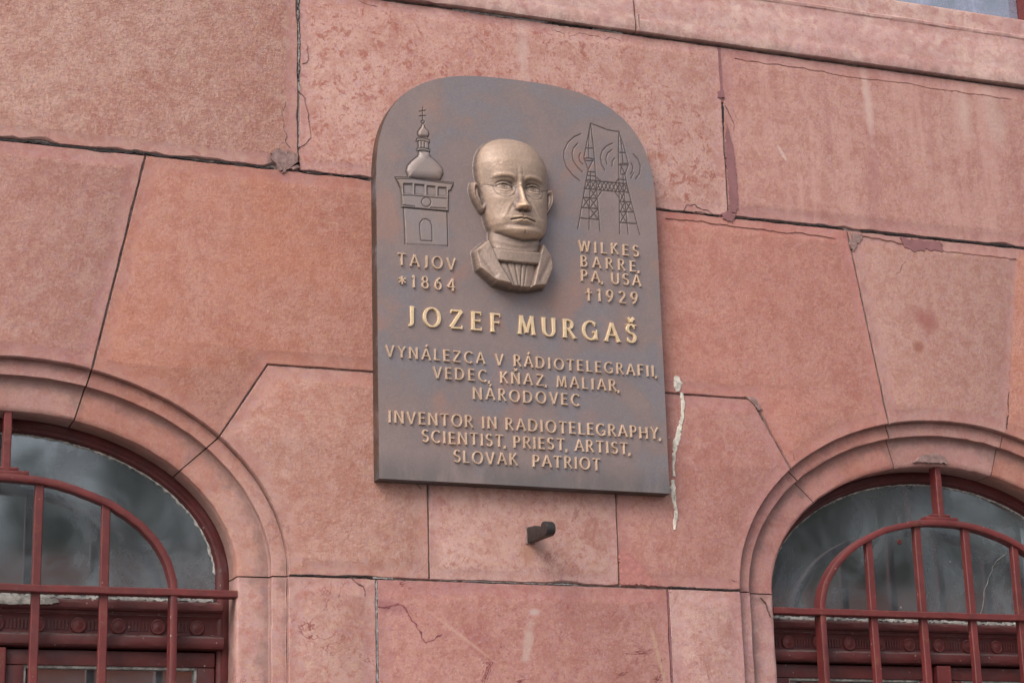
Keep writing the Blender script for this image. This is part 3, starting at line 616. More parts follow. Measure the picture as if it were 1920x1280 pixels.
# ------------------------------------------------------------------ the two arched windows
def ell_ring(c, a, b, t): return (c+a*math.cos(R(t)), ZS+b*math.sin(R(t)))
def frame_path(c, a, b, z0, n=48):
    p = [(c+a, z0), (c+a, (z0+ZS)/2)]+[ell_ring(c, a, b, 180*k/n) for k in range(n+1)]+[(c-a, (z0+ZS)/2), (c-a, z0)]
    return p
def arched_window(c, label, seed):
    n = 48
    # outer frame with a small inner bead, follows the reveal
    prof = [(.416, .282, .150), (.416, .282, .086), (.4125, .2785, .0835), (.404, .270, .0835), (.402, .268, .0865), (.400, .266, .0885), (.397, .262, .089), (.3945, .2595, .0925), (.3935, .2585, .101), (.3935, .2585, .150)]
    secs = []
    paths = [frame_path(c, a, b, 1.125) for a, b, y in prof]
    for k in range(len(paths[0])):
        secs.append([(paths[q][k][0]+nrs.randn()*.0003, prof[q][2]+nrs.randn()*.0003, paths[q][k][1]) for q in range(len(prof))])
    w = MB().sweep(secs, True, True).build('window', m_paintdark, facade, 35); tag(w, label)
    # glazing putty line round the fanlight
    worm('putty', [ell_ring(c, .3925, .2570, t) for t in range(3, 178, 2)], .0034, m_putty, .0990, .003, .7, parent=w)
    # fanlight pane
    pts = [ell_ring(c, .3930, .2580, t) for t in range(0, 181, 4)]
    pts = [(c+.393, 2.150)]+pts+[(c-.393, 2.150)]
    m = MB(); k = len(pts)
    m.add([(x, .1020, z) for x, z in pts]+[(x, .1055, z) for x, z in pts], [tuple(range(k)), tuple(range(2*k-1, k-1, -1))]+[(i, (i+1) % k, k+(i+1) % k, k+i) for i in range(k)])
    m.build('pane', m_glass, w, None)
    # transom: swept moulding profile, straight
    tp = [(.145, 2.163), (.094, 2.163), (.0885, 2.1605), (.0865, 2.158), (.0835, 2.155), (.0815, 2.146), (.0835, 2.1425), (.0885, 2.1405), (.0890, 2.137), (.0865, 2.1345), (.0885, 2.1325), (.0905, 2.1295),
          (.0915, 2.126), (.0915, 2.104), (.0900, 2.1010), (.0820, 2.0985), (.0740, 2.0965), (.0705, 2.0940), (.0690, 2.0860), (.0705, 2.0790), (.0735, 2.0755), (.0860, 2.0745), (.0960, 2.0735), (.145, 2.0735)]
    secs = [[(c-.4035+.807*k/40, y+(nrs.randn()*.0003), z+(nrs.randn()*.0003)) for y, z in tp] for k in range(41)]
    MB().sweep(secs, True, True).build('transom', m_paintdark, w, 30)
    # reeded strips between the rosettes
    rd = MB()
    for k in range(-5, 6):
        x0 = c+.0715*(k-.5)
        for q in range(6):
            xx = x0-.0160+.0064*q
            rd.box(xx-.0018, xx+.0018, .0893, .0925, 2.1065, 2.1235, .0008)
    rd.build('reeding', m_paintdark, w, None)['kind'] = 'stuff'
    for k in range(-5, 6):
        rb = MB().disc(c+.0715*k, .0917, 2.1148, .0142, .0052, 22)
        rb.build('rosette', m_paint, w, 40)
    # cracked putty bead on top of the transom
    worm('putty', [(c-.388, 2.1655), (c+.388, 2.1655)], .0075, m_putty, .0925, .004, .55, parent=w)
    if seed == 1:
        patch('putty_lump', [(c-.2, 2.1630), (c+.06, 2.1620), (c+.105, 2.1600), (c+.108, 2.1530), (c+.09, 2.1500), (c+.02, 2.1475), (c-.08, 2.150), (c-.2, 2.149)], m_putty, .0800, .0016, depth=.004)
    if seed == 2:
        worm('glass_crack', [(1.163, 2.321), (1.128, 2.291), (1.099, 2.233), (1.083, 2.169)], .0008, m_putty, .1005, .001, .5, parent=w, wander=.0008)
        MB().disc(.900, .1015, 2.334, .0055, .001, 9).build('paint_spot', m_iron, w, None)
        for x, z in ((.891, 2.195), (1.022, 2.296)): MB().disc(x, .1015, z, .0022, .0008, 7).build('paint_spot', m_putty, w, None)
    # casements below: two leaves with a closing strip
    for s in (-1, 1):
        xo = c+s*.3915; xi = c+s*.0185
        x0, x1 = min(xo, xi), max(xo, xi)
        leaf = MB()
        st = .032
        leaf.box(x0, x1, .0885, .140, 2.0435, 2.0705, .003)
        leaf.box(x0, x1, .0885, .140, 1.130, 1.190, .003)
        leaf.box(x0, x0+st, .0895, .139, 1.1905, 2.0430, .003); leaf.box(x1-st, x1, .0895, .139, 1.1905, 2.0430, .003)
        lf = leaf.build('casement', m_paintdark, w, 35)
        bead = MB(); gx0, gx1, gz0, gz1 = x0+st-.002, x1-st+.002, 1.189, 2.0440
        for a in ((gx0, gx0+.006, gz0, gz1), (gx1-.006, gx1, gz0, gz1)): bead.box(a[0], a[1], .0945, .105, a[2], a[3], .001)
        lf2 = bead.box(gx0+.0062, gx1-.0062, .0943, .1045, gz1-.005, gz1, .001).build('glazing_bead', m_putty, w, None)
        MB().box(gx0+.001, gx1-.001, .1052, .1085, gz0+.001, gz1-.001).build('pane', m_glass_low, w, None)
        # a fine L-shaped putty scratch line in the frame corners
    MB().box(c-.0175, c+.0175, .0760, .110, 1.131, 2.0720, .003).build('closing_strip', m_iron, w, None)
    # room behind
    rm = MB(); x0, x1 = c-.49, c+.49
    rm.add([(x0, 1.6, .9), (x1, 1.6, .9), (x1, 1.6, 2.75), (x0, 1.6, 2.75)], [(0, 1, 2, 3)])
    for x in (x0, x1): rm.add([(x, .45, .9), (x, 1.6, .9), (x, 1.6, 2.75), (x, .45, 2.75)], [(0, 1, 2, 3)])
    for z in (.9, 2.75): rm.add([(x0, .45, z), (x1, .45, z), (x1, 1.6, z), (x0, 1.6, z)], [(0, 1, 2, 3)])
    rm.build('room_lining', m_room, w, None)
    return w
arched_window(CL, 'arched window with cracked white putty over the transom, left of the plaque', 1)
arched_window(CR, 'arched window with thin white putty line, right of the plaque', 2)

def grille(c, label, seed):
    g = empty('window_grille', (c, .05, 1.16)); tag(g, label, 'grille', 'red iron grilles of the arched windows')
    a, b = .3030, .1960; zs = 2.170
    # arched outer bar with its two legs: flat bar, deep across
    pts = [(c+a, 1.17), (c+a, 1.5), (c+a, 1.9), (c+a, zs)]+[(c+a*math.cos(R(t)), zs+b*math.sin(R(t))) for t in range(3, 178, 3)]+[(c-a, zs), (c-a, 1.9), (c-a, 1.5), (c-a, 1.17)]
    P = np.array(pts); T = np.gradient(P, axis=0); T /= np.linalg.norm(T, axis=1, keepdims=True); N = np.stack([T[:, 1], -T[:, 0]], 1)
    secs = []
    h = .0062
    for k in range(len(P)):
        w1 = nrs.randn()*.00035
        sec = []
        for (o, y) in ((h, .0345), (h*.8, .0335), (-h*.8, .0335), (-h, .0345), (-h, .0595), (-h*.8, .0605), (h*.8, .0605), (h, .0595)):
            sec.append((P[k][0]+N[k][0]*(o+w1), y, P[k][1]+N[k][1]*(o+w1)))
        secs.append(sec)
    MB().sweep(secs, True, True).build('arched_bar', m_iron, g, 40)
    def bar(name, x0, x1, y0, y1, z0, z1):
        n = 26; m = MB(); secs = []
        vert = (z1-z0) > (x1-x0); e = .0016
        for k in range(n+1):
            t = k/n; dx = nrs.randn()*.00025; dy = nrs.randn()*.00025
            if vert:
                z = z0+(z1-z0)*t
                secs.append([(x+dx, y+dy, z) for x, y in ((x0+e, y0), (x1-e, y0), (x1, y0+e), (x1, y1-e), (x1-e, y1), (x0+e, y1), (x0, y1-e), (x0, y0+e))])
            else:
                x = x0+(x1-x0)*t
                secs.append([(x, y+dy, z+dx) for y, z in ((y0, z0+e), (y0, z1-e), (y0+e, z1), (y1-e, z1), (y1, z1-e), (y1, z0+e), (y1-e, z0), (y0+e, z0))])
        m.sweep(secs, True, True); return m.build(name, m_iron, g, 40)
    for o in (-.1790, -.0600, .0600, .1790):
        zt = zs+b*math.sqrt(1-(o/a)**2)-.0075
        bar('upright_bar', c+o-.0076, c+o+.0076, .0405, .0555, 1.175, zt+.004)
    for z in (zs, 1.70, 1.25):
        x = A0+.0005
        bar('cross_bar', c-x, c+x, .0310, .0570+.0015, z-.0066, z+.0066)
    bar('crown_post', c-.0070, c+.0070, .0365, .0620, zs+b+.0130, ZS+B0+.001)
    m = MB(); m.box(c-.040, c+.040, .0350, .0598, zs+b+.0040, zs+b+.0128, .003); m.box(c-.022, c+.022, .0372, .0580, zs+b+.0128, zs+b+.0190, .003)
    m.build('foot_plate', m_iron, g, 40)
    return g
grille(CL, 'red painted iron grille in the arched window left of the plaque', 1)
grille(CR, 'red painted iron grille in the arched window right of the plaque', 2)

# ------------------------------------------------------------------ memorial plaque
DRAW = json.loads(r'''{"tower":[[[-0.1977,3.1327],[-0.1979,3.1056]],[[-0.2047,3.1238],[-0.1917,3.1273]],[[-0.2053,3.1138],[-0.1919,3.1164]],[[-0.1982,3.1061],[-0.1948,3.1043],[-0.1943,3.1019],[-0.1978,3.099],[-0.2014,3.1006],[-0.2013,3.1035],[-0.1982,3.1061]],[[-0.1995,3.0981],[-0.202,3.0904],[-0.2082,3.0816],[-0.2095,3.0749],[-0.2067,3.0703]],[[-0.1966,3.0984],[-0.1938,3.0902],[-0.1866,3.0832],[-0.1863,3.0764],[-0.1885,3.0717]],[[-0.2104,3.0657],[-0.1983,3.0681],[-0.185,3.0655]],[[-0.2104,3.0657],[-0.2129,3.0598],[-0.1984,3.0627],[-0.1856,3.0593],[-0.1845,3.0648]],[[-0.2086,3.0603],[-0.2081,3.0458]],[[-0.1875,3.0596],[-0.1873,3.0464]],[[-0.2025,3.061],[-0.2027,3.0476]],[[-0.196,3.0618],[-0.1962,3.0478]],[[-0.2112,3.0442],[-0.1998,3.0474],[-0.1841,3.0453]],[[-0.2112,3.0442],[-0.2113,3.0398],[-0.1987,3.0427],[-0.185,3.0404],[-0.1837,3.0454]],[[-0.2079,3.0392],[-0.2093,3.0298],[-0.2219,3.0187],[-0.2317,3.0067],[-0.2343,2.9956],[-0.2308,2.9863]],[[-0.1867,3.0402],[-0.1832,3.0303],[-0.17,3.0208],[-0.1594,3.0086],[-0.1576,2.9991],[-0.1646,2.985]],[[-0.2571,2.9805],[-0.2296,2.9828],[-0.184,2.9812],[-0.1356,2.9821]],[[-0.2571,2.9805],[-0.2513,2.9708],[-0.2467,2.9593]],[[-0.2541,2.977],[-0.2201,2.9797],[-0.1793,2.9786],[-0.1381,2.9781]],[[-0.1356,2.9821],[-0.1432,2.9655]],[[-0.2455,2.9595],[-0.2445,2.9464],[-0.2436,2.9226]],[[-0.1476,2.9638],[-0.1489,2.9214]],[[-0.2421,2.9442],[-0.2206,2.946],[-0.1847,2.9459],[-0.1521,2.9469]],[[-0.2436,2.9245],[-0.2186,2.9239]],[[-0.2448,2.92],[-0.2091,2.9201],[-0.1731,2.9207],[-0.1494,2.9214]],[[-0.1862,2.9248],[-0.1537,2.9265]],[[-0.2406,2.9684],[-0.2227,2.9698],[-0.223,2.9498],[-0.2401,2.9488],[-0.2406,2.9684]],[[-0.2174,2.9697],[-0.198,2.9701],[-0.1983,2.9507],[-0.2177,2.9499],[-0.2174,2.9697]],[[-0.192,2.9692],[-0.1753,2.9693],[-0.1756,2.9512],[-0.1923,2.9509],[-0.192,2.9692]],[[-0.1693,2.9688],[-0.1521,2.9694],[-0.1524,2.9524],[-0.1696,2.9513],[-0.1693,2.9688]],[[-0.1848,2.9363],[-0.1856,2.9325],[-0.1878,2.9292],[-0.1909,2.9268],[-0.1946,2.9257],[-0.1983,2.926],[-0.2013,2.9278],[-0.2034,2.9307],[-0.204,2.9343],[-0.2033,2.938],[-0.2011,2.9414],[-0.198,2.9438],[-0.1943,2.9449],[-0.1906,2.9446],[-0.1875,2.9428],[-0.1855,2.9399],[-0.1848,2.9363]],[[-0.2405,2.92],[-0.2387,2.8802],[-0.2382,2.8459]],[[-0.1514,2.92],[-0.1509,2.884],[-0.1508,2.8506]],[[-0.2065,2.856],[-0.2085,2.8808],[-0.2076,2.8916],[-0.2022,2.8993],[-0.195,2.9012],[-0.1867,2.8972],[-0.1833,2.888],[-0.1833,2.857],[-0.2065,2.856]]],"mast":[[[0.1638,3.1425],[0.1803,3.1382],[0.1993,3.1331],[0.2131,3.1316],[0.2266,3.1322]],[[0.1638,3.1425],[0.1556,3.1072],[0.146,3.0668]],[[0.1638,3.1425],[0.1672,3.1044],[0.1695,3.0591],[0.1708,3.0221],[0.175,2.9124]],[[0.1608,3.1307],[0.1576,3.0929],[0.1571,3.066]],[[0.1651,3.1312],[0.1662,3.1063]],[[0.1516,3.0877],[0.1665,3.0887]],[[0.1459,3.0647],[0.1571,3.0664],[0.1671,3.0656]],[[0.147,3.0607],[0.1558,3.06],[0.1669,3.0629]],[[0.1459,3.0647],[0.1547,3.042],[0.1654,3.0617]],[[0.1547,3.042],[0.1476,3.0114],[0.1372,2.9614],[0.1265,2.9127]],[[0.1549,3.0369],[0.1686,3.0373]],[[0.1529,3.0288],[0.1693,3.0286]],[[0.1601,3.0364],[0.1572,3.0002],[0.1534,2.9569],[0.1512,2.9131]],[[0.1521,3.0191],[0.17,3.019]],[[0.1439,2.9998],[0.1713,3.0007]],[[0.1411,2.9805],[0.1716,2.9812]],[[0.1375,2.9583],[0.1728,2.9599]],[[0.1324,2.9361],[0.1735,2.9366]],[[0.1509,3.0169],[0.1572,3.0012]],[[0.1579,3.0177],[0.1467,3.0001]],[[0.1594,3.0178],[0.1703,3.0012]],[[0.17,3.0184],[0.158,3.0003]],[[0.1586,2.9993],[0.1706,2.9821]],[[0.1709,3.0],[0.1569,2.9813]],[[0.1421,2.9798],[0.1539,2.96]],[[0.1551,2.9805],[0.1388,2.9591]],[[0.1564,2.9801],[0.1712,2.9604]],[[0.1712,2.9808],[0.1549,2.9595]],[[0.1555,2.9581],[0.1723,2.9369]],[[0.1724,2.9593],[0.1534,2.9366]],[[0.2266,3.1322],[0.223,3.0796],[0.2219,3.0173],[0.2182,2.9105]],[[0.2266,3.1322],[0.2354,3.1018],[0.2417,3.0754],[0.2442,3.0612]],[[0.2292,3.122],[0.2317,3.091],[0.2326,3.064]],[[0.2254,3.0861],[0.2379,3.0871]],[[0.2243,3.06],[0.2325,3.0634],[0.2443,3.0628]],[[0.2248,3.0586],[0.2442,3.0608]],[[0.2442,3.0612],[0.2358,3.0399],[0.228,3.0573]],[[0.2358,3.0399],[0.2391,3.0192],[0.2497,2.9708],[0.263,2.9138]],[[0.228,3.0573],[0.2261,3.0395],[0.2358,3.0399]],[[0.2314,3.039],[0.2322,2.9999],[0.2345,2.9652],[0.2373,2.9123]],[[0.2235,3.0278],[0.2374,3.0283]],[[0.2231,3.0195],[0.2391,3.0196]],[[0.2223,3.0019],[0.2436,3.0015]],[[0.222,2.9803],[0.2469,2.9813]],[[0.221,2.9587],[0.2509,2.9603]],[[0.2203,2.9351],[0.2566,2.9363]],[[0.2236,3.0175],[0.2314,3.0015]],[[0.2322,3.0184],[0.2229,3.0014]],[[0.2331,3.0185],[0.2426,3.002]],[[0.2391,3.0188],[0.2329,3.001]],[[0.2233,3.0],[0.232,2.9809]],[[0.2322,2.9999],[0.2224,2.9804]],[[0.2227,2.9788],[0.2332,2.9599]],[[0.233,2.9798],[0.2218,2.9588]],[[0.2351,2.9792],[0.2502,2.9606]],[[0.2463,2.9804],[0.2347,2.9601]],[[0.2218,2.9578],[0.2352,2.9356]],[[0.2352,2.9587],[0.2208,2.9352]],[[0.17,3.019],[0.222,3.0194]],[[0.1713,3.0],[0.2212,3.0008]],[[0.171,3.0273],[0.1806,3.0201]],[[0.2225,3.0298],[0.2135,3.0189]],[[0.1829,2.9992],[0.1744,2.9866]],[[0.2116,2.9998],[0.2206,2.9884]],[[0.1721,3.0186],[0.1798,3.0001]],[[0.1806,3.0187],[0.1882,3.0002]],[[0.189,3.0188],[0.1967,3.0003]],[[0.1975,3.0189],[0.2052,3.0003]],[[0.206,3.0189],[0.2137,3.0004]],[[0.2145,3.019],[0.2222,3.0005]],[[0.1806,3.0195],[0.1713,2.9996]],[[0.1891,3.0196],[0.1798,2.9997]],[[0.1976,3.0197],[0.1882,2.9998]],[[0.2061,3.0198],[0.1967,2.9998]],[[0.2146,3.0199],[0.2052,2.9999]],[[0.2231,3.0199],[0.2137,3.0]],[[0.1407,3.1169],[0.1261,3.1089],[0.1119,3.0949],[0.1028,3.0763],[0.1016,3.0597],[0.1068,3.0418],[0.1188,3.0268],[0.1341,3.0157]],[[0.1329,3.0952],[0.1241,3.0849],[0.1201,3.0721],[0.122,3.0579],[0.1289,3.0463],[0.1411,3.0349]],[[0.1385,3.0752],[0.135,3.0676],[0.1367,3.0575],[0.1428,3.0516]],[[0.2109,3.1048],[0.1977,3.0975],[0.1876,3.086],[0.1828,3.073],[0.1843,3.0566],[0.1912,3.0439]],[[0.2092,3.0905],[0.1992,3.0821],[0.1944,3.0701],[0.1964,3.058]],[[0.2137,3.0719],[0.2087,3.0655],[0.2076,3.054]],[[0.2562,3.0865],[0.2664,3.0761],[0.2712,3.0621],[0.2686,3.0452],[0.259,3.0327]],[[0.2509,3.0661],[0.2542,3.0581],[0.2529,3.0497],[0.2487,3.042]],[[0.2553,3.0458],[0.2483,3.0326]]],"tower_open":[[[-0.2406,2.9684],[-0.2227,2.9698],[-0.223,2.9498],[-0.2401,2.9488],[-0.2406,2.9684]],[[-0.2174,2.9697],[-0.198,2.9701],[-0.1983,2.9507],[-0.2177,2.9499],[-0.2174,2.9697]],[[-0.192,2.9692],[-0.1753,2.9693],[-0.1756,2.9512],[-0.1923,2.9509],[-0.192,2.9692]],[[-0.1693,2.9688],[-0.1521,2.9694],[-0.1524,2.9524],[-0.1696,2.9513],[-0.1693,2.9688]]],"fill_onion":[[-0.2079,3.0392],[-0.2093,3.0298],[-0.2219,3.0187],[-0.2317,3.0067],[-0.2343,2.9956],[-0.2308,2.9863],[-0.2296,2.9828],[-0.1646,2.985],[-0.1576,2.9991],[-0.1594,3.0086],[-0.17,3.0208],[-0.1832,3.0303],[-0.1867,3.0402]],"fill_top":[[-0.1995,3.0981],[-0.202,3.0904],[-0.2082,3.0816],[-0.2095,3.0749],[-0.2067,3.0703],[-0.1885,3.0717],[-0.1863,3.0764],[-0.1866,3.0832],[-0.1938,3.0902],[-0.1966,3.0984]],"fill_gal":[[-0.2571,2.9805],[-0.2296,2.9828],[-0.184,2.9812],[-0.1356,2.9821],[-0.1432,2.9655],[-0.1476,2.9638],[-0.1489,2.9214],[-0.2448,2.92],[-0.2455,2.9595]],"fill_body":[[-0.2405,2.92],[-0.2387,2.8802],[-0.2382,2.8459],[-0.1508,2.8506],[-0.1509,2.884],[-0.1514,2.92]],"fill_lant":[[-0.2104,3.0657],[-0.1983,3.0681],[-0.185,3.0655],[-0.1856,3.0593],[-0.1878,3.0464],[-0.1837,3.0454],[-0.185,3.0404],[-0.2113,3.0398],[-0.2112,3.0442],[-0.2081,3.0458],[-0.2086,3.0603],[-0.2129,3.0598]]}''')
PX, YF = .003, -.030
plaque = empty('memorial_plaque', (PX, 0, 2.385))
tag(plaque, 'round-topped bronze memorial plaque with the portrait relief of a bald man in spectacles', 'plaque')
HW, ZB, ZSP, ZT = .2985, 2.3835, 2.958, 3.217
def ztop(x):
    u = np.clip(np.abs(x)/HW, 0, 1); return ZSP+(ZT-ZSP)*(1-u**2.85)**(1/2.85)
def seg_dist(X, Z, a, b):
    ax, az = a; bx, bz = b; dx, dz = bx-ax, bz-az; L = dx*dx+dz*dz+1e-12
    t = np.clip(((X-ax)*dx+(Z-az)*dz)/L, 0, 1); return np.hypot(X-ax-t*dx, Z-az-t*dz)
def poly_mask(X, Z, P):
    ins = np.zeros(X.shape, bool); d = np.full(X.shape, 9.)
    n = len(P)
    for i in range(n):
        x0, z0 = P[i]; x1, z1 = P[(i+1) % n]
        c_ = ((z0 > Z) != (z1 > Z)) & (X < (x1-x0)*(Z-z0)/((z1-z0) if abs(z1-z0) > 1e-12 else 1e-12)+x0)
        ins ^= c_; d = np.minimum(d, seg_dist(X, Z, P[i], P[(i+1) % n]))
    return ins, d
def sstep(x, a, b):
    t = np.clip((x-a)/(b-a), 0, 1); return t*t*(3-2*t)
Gs = lambda u, v, s, t: np.exp(-(u/s)**2-(v/t)**2)

# grid: columns follow the outline; rows fine over the reliefs
xs = np.concatenate([[-HW], np.linspace(-HW+.0006, HW-.0006, 560), [HW]]); nx = len(xs)
f = np.concatenate([np.linspace(0, .30, 90, endpoint=False), np.linspace(.30, 1, 560)]); nz = len(f)
zt = ztop(xs)
X = np.repeat(xs[None, :], nz, 0); Z = ZB+f[:, None]*(zt[None, :]-ZB)
Z[0] = ZB
H = np.zeros_like(X); dirt_dark = np.zeros_like(X); pol = np.zeros_like(X)
# slight unevenness of the cast plate
H += .0006*np.sin(X*23+Z*11)*np.cos(Z*17-X*7)
XW = X+PX                                   # world x
# --- incised drawings
def groove(lines, wd=.00095, dp=.0013, dk=1.):
    global H, dirt_dark
    for ln in lines:
        for a, b in zip(ln[:-1], ln[1:]):
            x0, x1 = min(a[0], b[0])-.006, max(a[0], b[0])+.006; z0, z1 = min(a[1], b[1])-.006, max(a[1], b[1])+.006
            ix = np.where((xs+PX > x0) & (xs+PX < x1))[0]
            if len(ix) == 0: continue
            sl = slice(ix[0], ix[-1]+1); Zs_ = Z[:, sl]; m = (Zs_.max(1) > z0) & (Zs_.min(1) < z1); r = np.where(m)[0]
            if len(r) == 0: continue
            sr = slice(r[0], r[-1]+1); d = seg_dist(XW[sr, sl], Z[sr, sl], a, b); g = np.exp(-(d/wd)**2)
            GD[sr, sl] = np.maximum(GD[sr, sl], g*dp); dirt_dark[sr, sl] = np.maximum(dirt_dark[sr, sl], np.exp(-(d/(wd*1.25))**2)*dk)
GD = np.zeros_like(X)
def fill(P, hgt, soft=.0012):
    ins, d = poly_mask(XW, Z, P); return np.where(ins, sstep(d, 0, soft), 0)*hgt, ins, d
tower_mask = np.zeros(X.shape, bool)
for key, hgt in (('fill_body', .0014), ('fill_gal', .0028), ('fill_lant', .0024)):
    hh, ins, d = fill(DRAW[key], hgt)
    if key == 'fill_body': hh = hh*sstep(Z, 2.828, 2.855)
    H = np.maximum(H, hh); tower_mask |= ins
for key, hgt, r in (('fill_onion', .0070, .016), ('fill_top', .0040, .006)):
    ins, d = poly_mask(XW, Z, DRAW[key]); t = np.clip(d/r, 0, 1); H = np.maximum(H, np.where(ins, np.sqrt(1-(1-t)**2)*hgt, 0)); tower_mask |= ins
for P in DRAW['tower_open']:
    ins, d = poly_mask(XW, Z, P); H -= np.where(ins, sstep(d, 0, .001), 0)*.0026
pol = np.where(tower_mask, .26+H*38, pol)
groove(DRAW['tower'], .00090, .0013, .95)
nt = GD.copy(); groove(DRAW['mast'], .00095, .0013, 1.)
H -= GD

# --- portrait bust in high relief (u, v in cm about the head axis)
U = (X+.020-.0)*100.; V = Z*100.
U = (XW-.003+.0200)*100.
U0 = U.copy(); U = U0-(.15-.065*(V-298)); aU = np.abs(U)
kz = [276.0, 286.50, 286.75, 287.3, 288.2, 289.4, 290.6, 292.0, 294, 296, 298, 300, 302, 304, 305.6, 306.8, 307.7, 308.15, 308.3, 330]
kw = [0, 0, 2.2, 4.0, 5.35, 6.05, 6.35, 6.6, 6.8, 7.05, 7.25, 7.5, 7.5, 7.05, 6.2, 4.95, 3.2, 1.5, 0, 0]
W = np.interp(V, kz, kw)
pz = [286.5, 286.9, 287.6, 288.3, 289.1, 289.8, 290.7, 291.5, 293, 295, 296.8, 298, 299.0, 300.5, 302.5, 304.5, 306, 307.2, 308, 308.3]
pp = [3.4, 4.7, 5.45, 5.7, 5.5, 5.7, 5.9, 5.8, 5.7, 5.5, 5.3, 5.6, 6.0, 6.15, 6.0, 5.4, 4.6, 3.5, 2.1, 1.1]
prof_c = np.interp(V, pz, pp)
for _ in range(3): prof_c[1:-1] = (prof_c[:-2]+prof_c[1:-1]*2+prof_c[2:])/4
q = np.where(W > .05, np.clip(aU/np.maximum(W, .05), 0, 1), 1)
face_in = (q < .999) & (W > .05)
h = np.where(face_in, 1.3+(prof_c-1.3)*np.power(1-np.power(q, 2.15), .60), 0)
S_ = lambda u0, v0, s, t: Gs(aU-u0, V-v0, s, t)
dtf = np.zeros_like(h)
# temples, cheeks
h += -.35*S_(6.1, 299.3, 1.1, 1.8)+.30*S_(4.3, 294.6, 1.5, 1.3)-.06*S_(4.4, 291.6, 1.3, 1.3)+.22*S_(4.6, 289.5, 1.2, 1.1)
# forehead bosses and furrows
h += .12*S_(2.6, 302.2, 1.6, 1.4)
h += -.08*Gs(aU-.55, V-300.0, .18, .9)+.03*Gs(U, V-300.1, .32, 1.1)
# brow ridge: dips toward the nose, arches over the eye
vb = 299.15-.95*np.exp(-(aU/1.15)**2)-.055*(aU-3.0)**2
vb = np.where(U > 0, vb-.10, vb)
on = sstep(aU, .55, 1.2)*(1-sstep(aU, 4.9, 5.8))
h += .17*np.exp(-((V-vb-.15)/.45)**2)*on; dtf += .45*np.exp(-((V-vb+.30)/.13)**2)*on*(1-sstep(aU, 3.6, 4.8))
h -= .10*np.exp(-((V-vb+.42)/.20)**2)*on
# orbits
h += -1.05*S_(2.75, 297.3, 1.75, 1.0)-.25*S_(1.5, 297.3, .55, .9)-.20*S_(3.3, 295.3, 1.7, .35)
# eyeball, lids
ue, ve = aU-3.05, V-296.95
ball = 1-(ue/1.62)**2-(ve/1.02)**2
h += np.where(ball > 0, .52*np.sqrt(np.clip(ball, 0, 1)), 0)
up = .64-.21*(ue)**2+.05*ue; lo = -.50+.17*ue**2
eye_in = (np.abs(ue) < 1.62)
lidline = np.minimum(np.abs(ve-up), 9); lowline = np.abs(ve-lo)
h -= .24*np.exp(-(lidline/.09)**2)*eye_in; h -= .14*np.exp(-(lowline/.08)**2)*eye_in
h += .08*np.exp(-((ve-up-.22)/.14)**2)*eye_in
h -= .13*np.exp(-((ve-up-.55)/.10)**2)*(np.abs(ue) < 1.6)
dtf += 1.*np.exp(-(lidline/.15)**2)*eye_in+.55*np.exp(-(lowline/.11)**2)*eye_in
h -= .14*np.exp(-(((ue)**2+(ve-.08)**2)**.5/.17)**2); rr = np.hypot(ue, ve-.10); h -= .07*np.exp(-((rr-.50)/.07)**2); dtf += .55*np.exp(-((rr-.50)/.08)**2)*(ve < up-.02)*(ve < up-.02)
dtf += .75*np.exp(-(rr/.26)**2); dtf += .7*Gs(aU-1.45, V-297.25, .35, .35)+.5*Gs(aU-1.8, V-298.0, .7, .28)+.35*np.exp(-((ve-up-.55)/.12)**2)*(np.abs(ue) < 1.6)
# nose
tn = np.clip((298.6-V)/(298.6-292.2), 0, 1)
wn_ = .46+.20*tn+.48*sstep(tn, .62, .95)
hn = .22+1.95*tn**1.1
bridge = np.exp(-(aU/(wn_*1.05))**2.6)*hn*sstep(V, 291.85, 292.45)*(1-sstep(V, 298.3, 299.6))
h += bridge
h += .72*Gs(aU-1.12, V-292.75, .45, .55)*sstep(V, 291.9, 292.35)          # wings
h += .35*Gs(U, V-292.85, .70, .60)*sstep(V, 291.9, 292.3)
h -= .55*Gs(aU-.55, V-291.95, .28, .20); dtf += .8*Gs(aU-.55, V-291.98, .34, .22)   # nostrils
h -= .22*Gs(aU-1.72, V-292.7, .20, .50)
# folds from nose to mouth, philtrum, lips
fx = 1.75+.52*(293.6-V); h -= .11*np.exp(-((aU-fx)/.36)**2)*sstep(V, 290.8, 292.2)*(1-sstep(V, 293.0, 294.0)); h += .08*np.exp(-((aU-fx-.55)/.40)**2)*sstep(V, 289.6, 290.9)*(1-sstep(V, 293.0, 294.2))
h -= .14*Gs(U, V-291.2, .24, .50)+.10*S_(0, 291.0, 2.6, .35)
vm = 290.42-.048*aU**2+.10*np.exp(-(aU-.5)**2/.1)-.06*np.exp(-(aU/.2)**2)
mo = 1-sstep(aU, 2.35, 2.85)
h += .26*np.exp(-((V-vm-.28)/.26)**2)*(1-sstep(aU, .9, 2.5))+.36*np.exp(-((V-vm+.40)/.27)**2)*(1-sstep(aU, .7, 2.0))
h -= .46*np.exp(-((V-vm)/.12)**2)*mo; dtf += 1.0*np.exp(-((V-vm)/.15)**2)*mo
h -= .24*S_(0, 289.2, 1.9, .30)
h += .30*S_(0, 288.1, 1.7, .65); h -= .20*Gs(U-.05, V-287.75, .13, .38); dtf += .5*Gs(U-.05, V-287.8, .10, .30)
